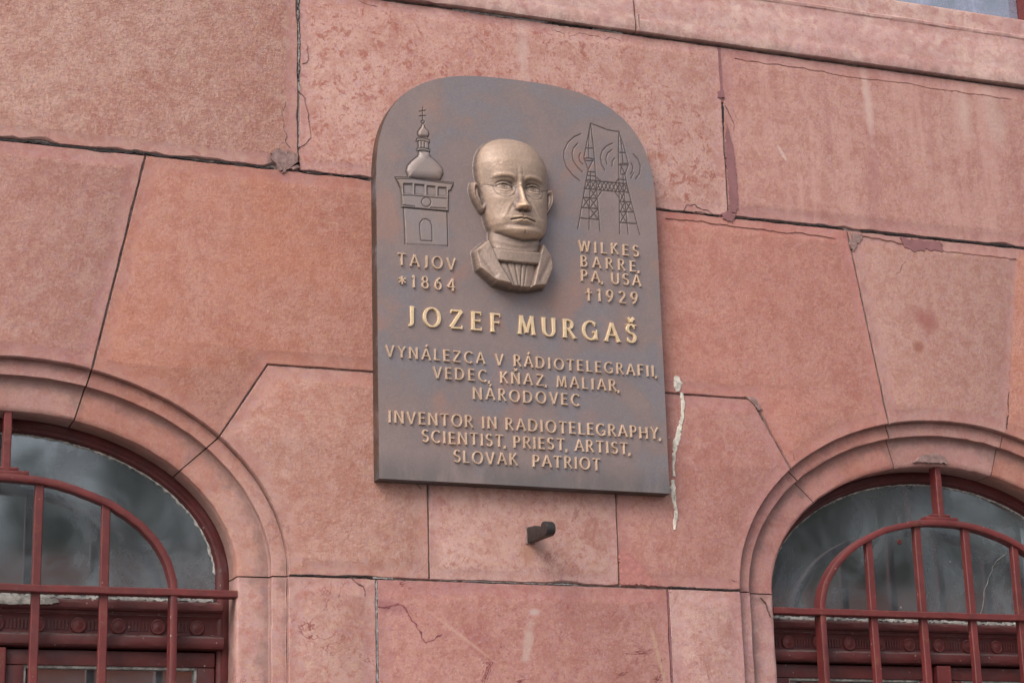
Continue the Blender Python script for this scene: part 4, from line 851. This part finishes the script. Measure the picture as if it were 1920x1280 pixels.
# spectacles: thin wire rims, bridge, temple wire
rg = np.hypot(aU-3.05, (V-296.85)*1.02); ring_ = np.exp(-((rg-1.95)/.085)**2)*sstep(297.1-V, -.3, .3)
h += .05*ring_; h -= .07*np.exp(-((rg-2.12)/.09)**2)*sstep(297.1-V, -.3, .3)
dtf += .55*np.exp(-((rg-2.08)/.10)**2)*sstep(297.1-V, -.3, .3)
h += .06*np.where(rg < 1.95, 1, 0)*sstep(296.2-V, -.1, .5)*.8
for sgn in (-1, 1):
    dB = seg_dist(U, V, (sgn*1.15, 296.9), (0, 297.35)); h += .12*np.exp(-(dB/.10)**2); dtf += .5*np.exp(-((dB)/.08)**2)
    dT = seg_dist(U, V, (sgn*5.0, 297.0), (sgn*6.9, 297.75)); h -= .12*np.exp(-(dT/.10)**2)*face_in; dtf += .6*np.exp(-(dT/.10)**2)
h = np.where(face_in, np.maximum(h, .8), 0); dtf = np.where(face_in, dtf, 0)
U = U0; aU = np.abs(U)
# ears
earx = 7.25+.27*(V-295.5); ue = (aU-earx); vee = (V-295.35)
wE = np.where(vee > 0, 1.25, 1.25*(1-.42*np.clip(-vee/3.2, 0, 1))); eE = (ue/wE)**2+(vee/3.15)**2
ear = np.where(eE < 1, 1.15+1.15*np.sqrt(np.clip(1-eE, 0, 1))*1.0, 0)
ear += np.where(eE < 1, .42*np.exp(-((np.sqrt(eE)-.80)/.14)**2)-.75*np.exp(-(((ue+.25)/.42)**2+((vee-.2)/1.35)**2))-.2*np.exp(-((np.sqrt(eE)-.56)/.10)**2), 0)
dear = np.where(eE < 1, .75*np.exp(-(((ue+.25)/.36)**2+((vee-.2)/1.25)**2))+.4*np.exp(-((np.sqrt(eE)-.56)/.10)**2), 0)
# neck
nw = 5.15; aN = np.abs(U-.25); qn = np.clip(aN/nw, 0, 1); neck = np.where((aN < nw) & (V < 291) & (V > 282.9), .9+2.6*np.sqrt(1-qn**2), 0)
neck += np.where(neck > 0, .08*np.cos((V-.10*U**2*.6)*4.6)*Gs(U, V-285.6, 5, 1.3), 0)
# clerical collar: a band round the neck
vt = 285.35-1.15*np.sqrt(np.clip(1-(aU/6.0)**2, 0, 1)); vbm = 282.55-.75*np.sqrt(np.clip(1-(aU/5.6)**2, 0, 1))
vt = vt+.0; cin = (V < vt) & (V > vbm) & (aU < 5.9)
coll = np.where(cin, 1.5+2.55*np.sqrt(np.clip(1-(aU/6.1)**2, 0, 1))+.15*sstep(np.minimum(vt-V, V-vbm), 0, .25), 0)
# coat: lapels around a pleated shirt front
OUT = [(-8.45, 284.2), (-7.9, 280.5), (-4.6, 277.7), (-1.5, 277.0), (1.0, 276.9), (2.6, 277.0), (6.0, 277.8), (7.9, 281.7), (7.75, 284.2), (5.7, 286.9), (-5.7, 286.6)]
ino, do_ = poly_mask(U, V, OUT)
chest = np.where(ino & (V < 284.5), 3.35-.06*aU**2+.05*(284-V), 0)
for x0, x1, s_, w_ in ((-3.1, -1.3, .30, .16), (-1.0, -.1, .26, .13), (1.1, .5, .30, .14), (2.6, 1.6, .22, .12)):
    d = seg_dist(U, V, (x0*.75, 282.2), (x1*.6, 277.0)); chest -= np.where(chest > 0, s_*np.exp(-(d/w_)**2), 0); dtf2 = .30*np.exp(-(d/w_)**2)
    dtf = np.maximum(dtf, np.where((h < .5) & (coll < .5) & ino & (V < 282), dtf2, 0))
LL = [(-8.45, 284.2), (-7.9, 280.5), (-4.6, 277.7), (-1.5, 277.0), (-4.3, 282.5), (-5.5, 286.3), (-5.7, 286.6)]
LR = [(7.75, 284.2), (7.9, 281.7), (6.0, 277.8), (2.6, 277.0), (4.3, 282.4), (5.5, 286.5), (5.7, 286.9)]
inl, dl = poly_mask(U, V, LL); inr, dr = poly_mask(U, V, LR)
lap = np.where(inl, 1.9+.30*(8.4-aU)+.06*(284-V)+.40*sstep(dl, 0, .3)-.28*np.exp(-(seg_dist(U, V, (-7.6, 283.6), (-4.9, 279.0))/.5)**2), 0)
lap = np.maximum(lap, np.where(inr, 1.9+.30*(8.4-aU)+.06*(284-V)+.40*sstep(dr, 0, .3)-.24*np.exp(-(seg_dist(U, V, (7.2, 283.6), (4.6, 278.8))/.5)**2), 0))
bust = np.maximum.reduce([chest, lap, coll, neck, ear, h])
dd = np.where(bust == ear, dear, np.where((bust == h) | (bust == chest), dtf, 0))
# contact grime where one form dives behind the next
for a_, b_ in ((h, neck), (coll, neck), (lap, coll), (coll, chest), (lap, chest)):
    pass
bust_m = bust > .05
bust *= .0090
rough_ = np.random.RandomState(3).randn(*bust.shape)
for _ in range(3): rough_ = (rough_+np.roll(rough_, 1, 0)+np.roll(rough_, -1, 0)+np.roll(rough_, 1, 1)+np.roll(rough_, -1, 1))/5
bust_f = bust.copy()
for _ in range(2):
    bl = bust_f.copy(); bl[1:-1, 1:-1] = (bust_f[1:-1, 1:-1]*4+bust_f[:-2, 1:-1]+bust_f[2:, 1:-1]+bust_f[1:-1, :-2]+bust_f[1:-1, 2:])/8
    bust_f = np.where(bust_m, bl, bust)
soft = bust_f.copy()
for _ in range(8): soft[1:-1, 1:-1] = (soft[1:-1, 1:-1]*2+soft[:-2, 1:-1]+soft[2:, 1:-1]+soft[1:-1, :-2]+soft[1:-1, 2:])/6
nearm = bust_m.astype(float)
for _ in range(7): nearm[1:-1, 1:-1] = (nearm[1:-1, 1:-1]*2+nearm[:-2, 1:-1]+nearm[2:, 1:-1]+nearm[1:-1, :-2]+nearm[1:-1, 2:])/6
edge_w = np.clip((1-nearm)*2.6, 0, 1)
bust_f = bust_f*(1-edge_w)+soft*edge_w
bust_m = (bust_f > .0008) & (nearm > .02)
H = np.where(bust_m, bust_f+rough_*.00018, H); dirt_dark = np.where(bust_m, np.clip(dd, 0, 1), dirt_dark)
# high points are rubbed bright by hands and weather (cavity stays dull)
lapl = np.zeros_like(H); Hs = H.copy()
for _ in range(14): Hs[1:-1, 1:-1] = (Hs[1:-1, 1:-1]*2+Hs[:-2, 1:-1]+Hs[2:, 1:-1]+Hs[1:-1, :-2]+Hs[1:-1, 2:])/6
cav = H-Hs
pol = np.where(bust_m, np.clip(.36+cav*620, 0, 1)*np.clip(h/6.2, .15, 1), pol)
dirt_dark = np.where(bust_m, np.maximum(dirt_dark, np.clip(-cav*650-.2, 0, .65)), dirt_dark)  # hollows of the bust coloured darker

def grid_part(name, mask, mat, label=None, smooth=50):
    """faces of the one cast surface that belong to this part"""
    idx = np.arange(nx*nz).reshape(nz, nx)
    fm = mask[:-1, :-1] if mask.shape == X.shape else mask
    q = np.stack([idx[:-1, :-1], idx[:-1, 1:], idx[1:, 1:], idx[1:, :-1]], -1)[fm]
    used = np.unique(q); remap = np.zeros(nx*nz, np.int32); remap[used] = np.arange(len(used)); q = remap[q]
    co = np.stack([XW.ravel()[used], (YF-H).ravel()[used], Z.ravel()[used]], 1).astype(np.float32)
    me = bpy.data.meshes.new(name); me.vertices.add(len(co)); me.vertices.foreach_set('co', co.ravel())
    me.loops.add(q.size); me.loops.foreach_set('vertex_index', q.ravel().astype(np.int32))
    me.polygons.add(len(q)); me.polygons.foreach_set('loop_start', np.arange(0, q.size, 4, dtype=np.int32)); me.polygons.foreach_set('loop_total', np.full(len(q), 4, np.int32))
    me.update(); me.validate()
    me.polygons.foreach_set('use_smooth', [True]*len(me.polygons))
    for nm, arr in (('dirt_dark', dirt_dark), ('polish', pol)):
        at = me.attributes.new(nm, 'FLOAT', 'POINT'); at.data.foreach_set('value', arr.ravel()[used].astype(np.float32))
    o = link(name, me, mat, plaque)
    if label: tag(o, label)
    return o
mastm = (XW > .098) & (Z > 2.872) & (GD > .0002)
# mast part: the panel that carries the incised drawing
mx = (XW > .098) & (XW < .292) & (Z > 2.876) & (Z < 3.128) & ~bust_m
tower_m = (tower_mask | ((XW < -.09) & (GD > .00025))) & ~bust_m
mast_m = mx & (GD > .00018)
grid_part('portrait_bust', bust_m, m_bronze_head, 'bald man with round spectacles and clerical collar in high relief')
grid_part('church_tower_relief', tower_m, m_bronze, 'church tower with onion dome, gallery and cross in low relief')
grid_part('radio_mast_relief', mast_m, m_bronze, 'pair of lattice radio masts with wave arcs in incised lines')
grid_part('plate', ~(bust_m | tower_m | mast_m), m_bronze)
# edge of the slab: bevel, then a deep side back to the wall
n = 90
xo = [HW*math.sin(math.pi/2*(-1+2*k/n)) for k in range(n+1)]
out = [(x, float(ztop(np.array([x]))[0])) for x in xo]
out = [(-HW, ZB), (-HW, ZB+.2), (-HW, ZB+.4)]+out+[(HW, ZB+.4), (HW, ZB+.2), (HW, ZB)]
base_row = [(HW-2*HW*k/20, ZB) for k in range(1, 20)]
out = out+base_row
P = np.array(out)[::-1]      # CCW
secs = []
for ins_, y in ((.0022, YF+.0003), (.0, YF+.0022), (-.0012, YF+.010), (-.0012, -.001)):
    Pi = offset_poly(P, np.full(len(P), ins_)) if ins_ else P
    secs.append([(p[0]+PX, y, p[1]) for p in Pi])
MB().sweep(secs, True, False).build('rim', m_bronze_edge, plaque, 50)

# ------------------------------------------------------------------ raised lettering: a flared roman capital drawn stroke by stroke
def E(cx, cz, rx, rz, a0, a1, n=None):
    n = n or max(5, int(abs(a1-a0)/15)); return [(cx+rx*math.cos(R(a0+(a1-a0)*k/n)), cz+rz*math.sin(R(a0+(a1-a0)*k/n))) for k in range(n+1)]
def L(*p): return list(p)
GL = {
 'A': (.80, [L((.04, 0), (.40, 1)), L((.40, 1), (.77, 0)), L((.18, .34), (.64, .34))]),
 'B': (.62, [L((.09, 0), (.09, 1)), [(.09, .97)]+E(.28, .745, .20, .225, 90, -90)+[(.09, .52)], [(.09, .52)]+E(.30, .275, .24, .245, 90, -90)+[(.09, .03)]]),
 'C': (.76, [E(.44, .5, .38, .49, 48, 312)]),
 'D': (.82, [L((.09, 0), (.09, 1)), [(.09, .97)]+E(.30, .5, .43, .47, 90, -90)+[(.09, .03)]]),
 'E': (.56, [L((.09, 0), (.09, 1)), L((.09, .96), (.50, .96)), L((.09, .52), (.45, .52)), L((.09, .04), (.53, .04))]),
 'F': (.52, [L((.09, 0), (.09, 1)), L((.09, .96), (.50, .96)), L((.09, .52), (.44, .52))]),
 'G': (.84, [E(.44, .5, .38, .49, 48, 318), L((.74, .06), (.74, .42)), L((.56, .42), (.80, .42))]),
 'H': (.78, [L((.09, 0), (.09, 1)), L((.69, 0), (.69, 1)), L((.09, .52), (.69, .52))]),
 'I': (.20, [L((.10, 0), (.10, 1))]),
 'J': (.42, [[(.30, 1), (.30, .18)]+E(.12, .18, .18, .20, 0, -95, 7)]),
 'K': (.66, [L((.09, 0), (.09, 1)), L((.58, 1), (.11, .46)), L((.22, .56), (.64, 0))]),
 'L': (.52, [L((.09, 0), (.09, 1)), L((.09, .04), (.50, .04))]),
 'M': (.92, [L((.08, 0), (.17, 1)), L((.17, 1), (.46, .10)), L((.46, .10), (.76, 1)), L((.76, 1), (.85, 0))]),
 'N': (.80, [L((.09, 0), (.09, 1)), L((.09, 1), (.70, 0)), L((.70, 0), (.70, 1))]),
 'O': (.92, [E(.46, .5, .40, .49, 90, 450, 26)]),
 'P': (.58, [L((.09, 0), (.09, 1)), [(.09, .97)]+E(.28, .72, .23, .25, 90, -90)+[(.09, .47)]]),
 'R': (.66, [L((.09, 0), (.09, 1)), [(.09, .97)]+E(.28, .735, .22, .235, 90, -90)+[(.09, .50)], L((.26, .50), (.63, 0))]),
 'S': (.56, [E(.29, .75, .21, .235, 35, 255, 13)+[(.29, .51)]+E(.27, .27, .235, .245, 75, -148, 13)]),
 'T': (.66, [L((.33, 0), (.33, 1)), L((.02, .96), (.64, .96))]),
 'U': (.76, [[(.10, 1), (.10, .33)]+E(.38, .33, .28, .315, 180, 360, 14)+[(.66, .33), (.66, 1)]]),
 'V': (.74, [L((.03, 1), (.37, 0)), L((.37, 0), (.71, 1))]),
 'W': (1.06, [L((.03, 1), (.29, 0)), L((.29, 0), (.54, .95)), L((.54, .95), (.79, 0)), L((.79, 0), (1.03, 1))]),
 'Y': (.68, [L((.02, 1), (.34, .48)), L((.66, 1), (.34, .48)), L((.34, .50), (.34, 0))]),
 'Z': (.70, [L((.08, .96), (.64, .96)), L((.64, .96), (.06, .04)), L((.06, .04), (.66, .04))]),
 ',': (.20, [L((.12, .09), (.08, -.16))]), '.': (.18, [L((.05, .05), (.15, .05))]),
 '*': (.60, [L((.30, .18), (.30, .86)), L((.03, .34), (.57, .70)), L((.03, .70), (.57, .34))]),
 '†': (.52, [L((.26, -.02), (.26, 1)), L((.02, .66), (.50, .66))]),
 '1': (.34, [L((.20, 0), (.20, 1)), L((.20, .98), (.04, .80))]),
 '2': (.58, [E(.28, .72, .22, .26, 160, -28, 10)+[(.06, .04)], L((.06, .04), (.56, .04))]),
 '4': (.64, [L((.47, 0), (.47, 1)), L((.47, 1), (.04, .30)), L((.04, .30), (.62, .30))]),
 '6': (.60, [[(.48, .98), (.30, .84), (.14, .60)]+E(.31, .30, .235, .29, 155, 500, 20)]),
 '8': (.60, [E(.30, .75, .195, .23, -90, 270, 16), E(.30, .265, .235, .255, 90, 450, 18)]),
 '9': (.60, [[(.12, .02), (.30, .16), (.46, .40)]+E(.29, .70, .235, .29, -25, 320, 20)]),
}
ACC = {'Á': ('A', [L((.36, 1.12), (.50, 1.34))]), 'Ň': ('N', [L((.26, 1.34), (.40, 1.14)), L((.40, 1.14), (.54, 1.34))]), 'Š': ('S', [L((.12, 1.36), (.29, 1.15)), L((.29, 1.15), (.46, 1.36))])}
def glyph(ch):
    if ch in ACC: b_, ex = ACC[ch]; return GL[b_][0], GL[b_][1]+ex, b_
    return GL[ch][0], GL[ch][1], ch
def letter_mesh(ch, cap, T_, t_, hgt, serif=False, flare=.32, wx=1.):
    w, strokes, b_ = glyph(ch); mb = MB()
    for si, st in enumerate(strokes):
        P = np.array(st, float)
        if len(P) == 2:
            k = np.array([0, .10, .22, .5, .78, .90, 1.])[:, None]; P = P[0]*(1-k)+P[1]*k
        P[:, 0] *= wx
        n = len(P); closed = np.allclose(P[0], P[-1])
        T = np.gradient(P, axis=0)
        if closed: T[0] = T[-1] = P[1]-P[-2]
        T /= np.maximum(np.linalg.norm(T, axis=1, keepdims=True), 1e-9); N = np.stack([-T[:, 1], T[:, 0]], 1)
        s = np.concatenate([[0], np.cumsum(np.linalg.norm(np.diff(P, axis=0), axis=1))]); s /= s[-1]
        tv = np.abs(T[:, 1]); ww = t_+(T_-t_)*tv**1.5
        if b_ in 'AVWYMN' and len(st) == 2 and T[0][1]*T[0][0] > 0: ww = ww*.82
        if b_ == 'Z' and si == 1: ww = np.full(n, T_)
        if not closed: ww = ww*(1+flare*np.clip(np.abs(s*2-1)-.55, 0, 1)/.45)
        ye = hgt+.00016*si
        secs = []
        for k in range(n):
            h = ww[k]/2
            def pt(o, y): return ((P[k][0]+N[k][0]*o)*cap, -y, (P[k][1]+N[k][1]*o)*cap)
            secs.append([pt(h*1.06, -.0012), pt(h, ye*.72), pt(h*.72, ye), pt(-h*.72, ye), pt(-h, ye*.72), pt(-h*1.06, -.0012)])
        mb.sweep(secs, False, False)
        if not closed:
            for sec in (secs[0], secs[-1]): mb.add(sec, [tuple(range(6))])
        if serif and len(ch) and not closed:
            ends = []
            if len(st) == 2 or b_ in 'JU':
                for e, k in ((0, 0), (1, n-1)):
                    z = P[k][1]; vert = abs(T[k][1]) > .5
                    if vert and (z > .93 or z < .07) and not (b_ == 'Z' or (b_ in 'AVMN' and ((b_ == 'A' and z > .9) or (b_ == 'V' and z < .1) or (b_ == 'M' and si in (1, 2) and z < .2) or (b_ == 'N' and si == 1)))) and not (b_ == 'J' and z < .5):
                        ends.append((P[k][0], z, 'v', T[k]))
                    elif (not vert) and b_ in 'EFLTZ' and z > .9 or (not vert and b_ in 'ELZ' and z < .1 and k == n-1) or (b_ in 'EFG' and not vert and .4 < z < .6 and k == n-1):
                        if b_ in 'EFLG' and k == 0: continue
                        ends.append((P[k][0], z, 'h', T[k]))
            if b_ in 'SCG' and si == 0 and len(st) > 4: ends += [(P[0][0], P[0][1], 'h', T[0])]+([(P[-1][0], P[-1][1], 'h', T[-1])] if b_ == 'S' else [])
            for (x, z, kd, tt) in ends:
                sw = .040; hw_ = .135 if kd == 'v' else .085; ys = hgt*.94-.0002*(si+1)
                if kd == 'v': z_ = .028 if z < .5 else .972; bx = [x-hw_, x+hw_, z_-.028, z_+.028]
                else:
                    dz = -.06 if z > .9 else (.07 if z < .1 else 0); bx = [x-.028, x+.028, z+dz-hw_, z+dz+hw_]
                    if b_ in 'SCG': dz = -.05 if z > .5 else .05; bx = [x-.03, x+.03, z+dz-hw_, z+dz+hw_]
                mb.box(bx[0]*cap, bx[1]*cap, -ys, .001, bx[2]*cap, bx[3]*cap, .0006)
    me = mesh(mb.v, mb.f, 30); return me, w
LC = {}
def line(text, x0, x1, z, cap, mat, T_=.140, t_=.104, hgt=.0046, serif=False, space=.42, flare=.32):
    ws = [(space*cap if c_ == ' ' else glyph(c_)[0]*cap) for c_ in text]
    gaps = len([1 for a_, b_ in zip(text[:-1], text[1:]) if b_ != ',' ]); tot = sum(ws)
    ncom = len([1 for b_ in text[1:] if b_ == ','])
    g = (x1-x0-tot)/(gaps+ncom*.3); wx = 1.
    gmin = .07*cap
    if g < gmin:
        wx = (x1-x0-gmin*(gaps+.3*ncom))/tot; g = gmin
    x = x0
    for i, (c_, w_) in enumerate(zip(text, ws)):
        w_ *= wx
        if c_ != ' ':
            key = (c_, round(cap, 4), serif, round(wx, 3))
            if key not in LC:
                me, _ = letter_mesh(c_, cap, T_, t_, hgt, serif, flare, wx); me.materials.append(mat); LC[key] = me
            o = bpy.data.objects.new('letter', LC[key]); C.objects.link(o); o.parent = plaque
            o.location = (x-PX+nrs.randn()*.0002, YF+.0006, z-2.385+nrs.randn()*.0003)
            o.rotation_euler = (0, nrs.randn()*.008, 0)
        nxt = text[i+1] if i+1 < len(text) else ''
        x += w_+(g*.3 if nxt == ',' else g)
line('TAJOV', -.254, -.137, 2.802, .0238, m_letter)
line('*1864', -.2534, -.1390, 2.7597, .0240, m_letter)
line('WILKES', .1255, .2572, 2.8655, .0228, m_letter)
line('BARRE,', .1289, .2570, 2.8336, .0228, m_letter)
line('PA, USA', .1289, .2585, 2.8036, .0232, m_letter, space=.12)
line('†1929', .1372, .2500, 2.7645, .0250, m_letter)
line('JOZEF', -.2384, -.0472, 2.6840, .0375, m_gold, .185, .098, .0050, True, flare=.22)
line('MURGAŠ', -.0095, .2425, 2.6835, .0375, m_gold, .185, .098, .0050, True, flare=.22)
line('VYNÁLEZCA V RÁDIOTELEGRAFII,', -.2801, .2855, 2.6180, .0222, m_letter, space=.34)
line('VEDEC, KŇAZ, MALIAR,', -.1864, .2020, 2.5828, .0226, m_letter, space=.22)
line('NÁRODOVEC', -.1062, .1148, 2.5474, .0230, m_letter)
line('INVENTOR IN RADIOTELEGRAPHY,', -.2764, .2875, 2.4910, .0232, m_letter, space=.28)
line('SCIENTIST, PRIEST, ARTIST,', -.2109, .2200, 2.4570, .0230, m_letter, space=.15)
line('SLOVAK PATRIOT', -.1481, .1540, 2.4218, .0232, m_letter, space=.85)

# ------------------------------------------------------------------ iron hook below the plaque
hook = empty('iron_hook', (.0145, 0, 2.294)); tag(hook, 'small dark wrought iron hook on the stone below the bronze plaque', 'hook')
HP = [(.004, 2.3090), (-.038, 2.3062), (-.050, 2.3030), (-.0603, 2.2984), (-.0687, 2.2945), (-.0745, 2.2970), (-.0806, 2.3024), (-.0865, 2.3048), (-.0930, 2.3045), (-.1010, 2.3020),
      (-.1072, 2.2965), (-.1090, 2.2880), (-.1065, 2.2800), (-.1000, 2.2765), (-.0835, 2.2768), (-.040, 2.2775), (.004, 2.2790)]
hm = MB(); k = len(HP); cy = sum(p[0] for p in HP)/k; cz = sum(p[1] for p in HP)/k
def hs_(x, sc): return [(x, y, z+(cz-z)*(1-sc)*.8) if y > 0 else (x, y+(cy-y)*(1-sc)*.25, z+(cz-z)*(1-sc)*.8) for y, z in HP]
def prism_tip(x, sc):
    r = []
    for y, z in HP:
        w_ = 1.45 if y < -.078 else 1.0
        r.append((.0145+(x*w_), y-(0 if y > 0 else -.0), z+(2.290-z)*(1-sc)))
    return r
secs = [prism_tip(-.0062, .86), prism_tip(-.0050, 1.), prism_tip(.0050, 1.), prism_tip(.0062, .86)]
hm.sweep(secs, True, True).build('hook_arm', m_hook, hook, 50)
MB().box(.005, .024, -.0040, .001, 2.277, 2.311, .001).build('wall_plate', m_patchgrey, hook, None)

# ------------------------------------------------------------------ white drip running down the wall beside the plaque
drip = empty('dried_drip', (.335, 0, 2.33)); tag(drip, 'dried white drip running down the stone beside the right edge of the plaque', 'drip')
def d_(pts, w, y=-.0024): o = worm('streak', pts, w, m_drip, y, .002, .22, parent=drip); return o
d_([(.342, 2.632), (.346, 2.622), (.345, 2.610), (.3455, 2.600)], lambda t: .008+.012*math.sin(math.pi*t)**.7)
d_([(.3535, 2.598), (.3550, 2.575), (.3520, 2.545), (.3450, 2.525), (.3400, 2.505), (.3340, 2.492), (.3300, 2.470), (.3265, 2.445), (.3270, 2.425)], lambda t: .0062+.0075*math.exp(-((t-.55)/.16)**2)+.003*math.exp(-((t-.1)/.12)**2))
d_([(.3240, 2.418), (.3235, 2.398), (.3250, 2.375), (.3280, 2.358), (.3270, 2.340), (.3225, 2.328), (.3230, 2.318)], lambda t: .0098*(1-.55*t**3)+.002*math.sin(t*9))
for x, z, r in ((.3105, 2.489, .0036), (.3190, 2.503, .0014)):
    MB().disc(x, -.0018 if x > .315 else -.0018, z, r, .0012, 9).build('splash', m_drip, drip, 50)

# ------------------------------------------------------------------ street and what stands opposite (seen mirrored in the panes)
m_pave = simple_mat('paving', (.20, .19, .18), .9, var=.2, scale=4)
m_asph = simple_mat('asphalt', (.055, .055, .056), .95, var=.2, scale=9)
m_brick = simple_mat('red_brick_wall', (.50, .15, .09), .9, var=.25, scale=3)
m_plast = simple_mat('cream_plaster', (.55, .50, .42), .9, var=.1, scale=2)
m_roof = simple_mat('clay_roof', (.20, .075, .05), .9, var=.25, scale=6)
m_dwin = simple_mat('dark_window', (.03, .035, .04), .15, var=.1, scale=2)
m_leaf = simple_mat('autumn_leaves', (.085, .090, .022), .7, var=.5, scale=1.2)
m_leaf2 = simple_mat('green_leaves', (.050, .085, .028), .7, var=.5, scale=1.2)
m_bark = simple_mat('bark', (.09, .07, .055), .9, var=.3, scale=12)
def struct(o, name): o['kind'] = 'structure'; return o
g = MB().add([(-400, -400, -.13), (400, -400, -.13), (400, 400, -.13), (-400, 400, -.13)], [(0, 1, 2, 3)]).build('ground', m_pave, None, None); g['kind'] = 'structure'
g = MB().add([(-120, -12, -.126), (120, -12, -.126), (120, -4.6, -.126), (-120, -4.6, -.126)], [(0, 1, 2, 3)]).build('road', m_asph, None, None); g['kind'] = 'structure'
g = MB().box(-120, 120, -4.6, 1.0, -.12, -.004, .0).build('pavement', m_pave, None, None); g['kind'] = 'structure'
bb = empty('brick_house', (9, -26, -.13)); tag(bb, 'low red brick house with a clay roof across the street', 'building')
MB().box(-2, 22, -32, -26, -.13, 5.9).build('wall', m_brick, bb, None)
MB().add([(-2.4, -25.6, 5.8), (22.4, -25.6, 5.8), (22.4, -29, 7.2), (-2.4, -29, 7.2), (-2.4, -32.4, 5.8), (22.4, -32.4, 5.8)], [(0, 1, 2, 3), (3, 2, 5, 4), (0, 3, 4), (1, 5, 2)]).build('roof', m_roof, bb, None)
for i in range(8):
    wv = MB().box(-.6+2.8*i, .5+2.8*i, -25.98, -25.9, 2.9, 4.3).build('window', m_dwin, bb, None)
def tree(x, y, hgt, r, mat, label, seed):
    rs = np.random.RandomState(seed); t = empty('broadleaf_tree', (x, y, -.13)); tag(t, label, 'tree', 'trees behind the brick house across the street')
    tr = MB(); secs = []
    for k in range(7):
        z = -.13+hgt*.75*k/6; rad = .22*(1-.8*k/6)
        secs.append([(x+.08*math.sin(k)+rad*math.cos(a), y+rad*math.sin(a), z) for a in np.linspace(0, 2*math.pi, 9)[:-1]])
    tr.sweep(secs)
    for k in range(9):
        a = rs.uniform(0, 6.28); z0 = hgt*rs.uniform(.35, .7); rr = r*rs.uniform(.5, .9)
        s2 = [[(x+(rr*q)*math.cos(a)+.06*(1.1-q)*math.cos(b), y+(rr*q)*math.sin(a), z0+rr*.8*q+.06*(1.1-q)*math.sin(b)) for b in np.linspace(0, 6.28, 6)[:-1]] for q in (0, .5, 1)]
        tr.sweep(s2)
    tr.build('trunk', m_bark, t, None)
    n = 5200; cl = rs.randn(46, 3); cl /= np.linalg.norm(cl, axis=1, keepdims=True); cl *= rs.uniform(.35, 1, (46, 1))
    c0 = cl[rs.randint(0, 46, n)]*[r, r, hgt*.36]+rs.randn(n, 3)*r*.15+[x, y, hgt*.62]
    u = rs.randn(n, 3); u /= np.linalg.norm(u, axis=1, keepdims=True); w = np.cross(u, rs.randn(n, 3)); w /= np.linalg.norm(w, axis=1, keepdims=True); sz = rs.uniform(.16, .32, (n, 1))
    V_ = np.stack([c0-u*sz, c0+w*sz*.6, c0+u*sz, c0-w*sz*.6], 1).reshape(-1, 3)
    me = bpy.data.meshes.new('crown'); me.from_pydata(V_.tolist(), [], np.arange(4*n).reshape(-1, 4).tolist()); link('crown', me, mat, t)
for i, (x, y, hh, r, m, lb) in enumerate(((.5, -37, 11.5, 3.0, m_leaf2, 'green tree behind the brick house, westmost of the row'), (6.5, -38.5, 12.2, 3.2, m_leaf2, 'green tree behind the brick house, second from the west'),
        (13.0, -38.0, 13.0, 3.6, m_leaf2, 'tall green tree behind the middle of the brick house'), (19.5, -37.0, 12.6, 3.4, m_leaf, 'yellowing tree behind the brick house'), (26., -38.0, 14., 4.2, m_leaf, 'tall yellowing tree beyond the east end of the brick house'))):
    tree(x, y, hh, r, m, lb, i+3)
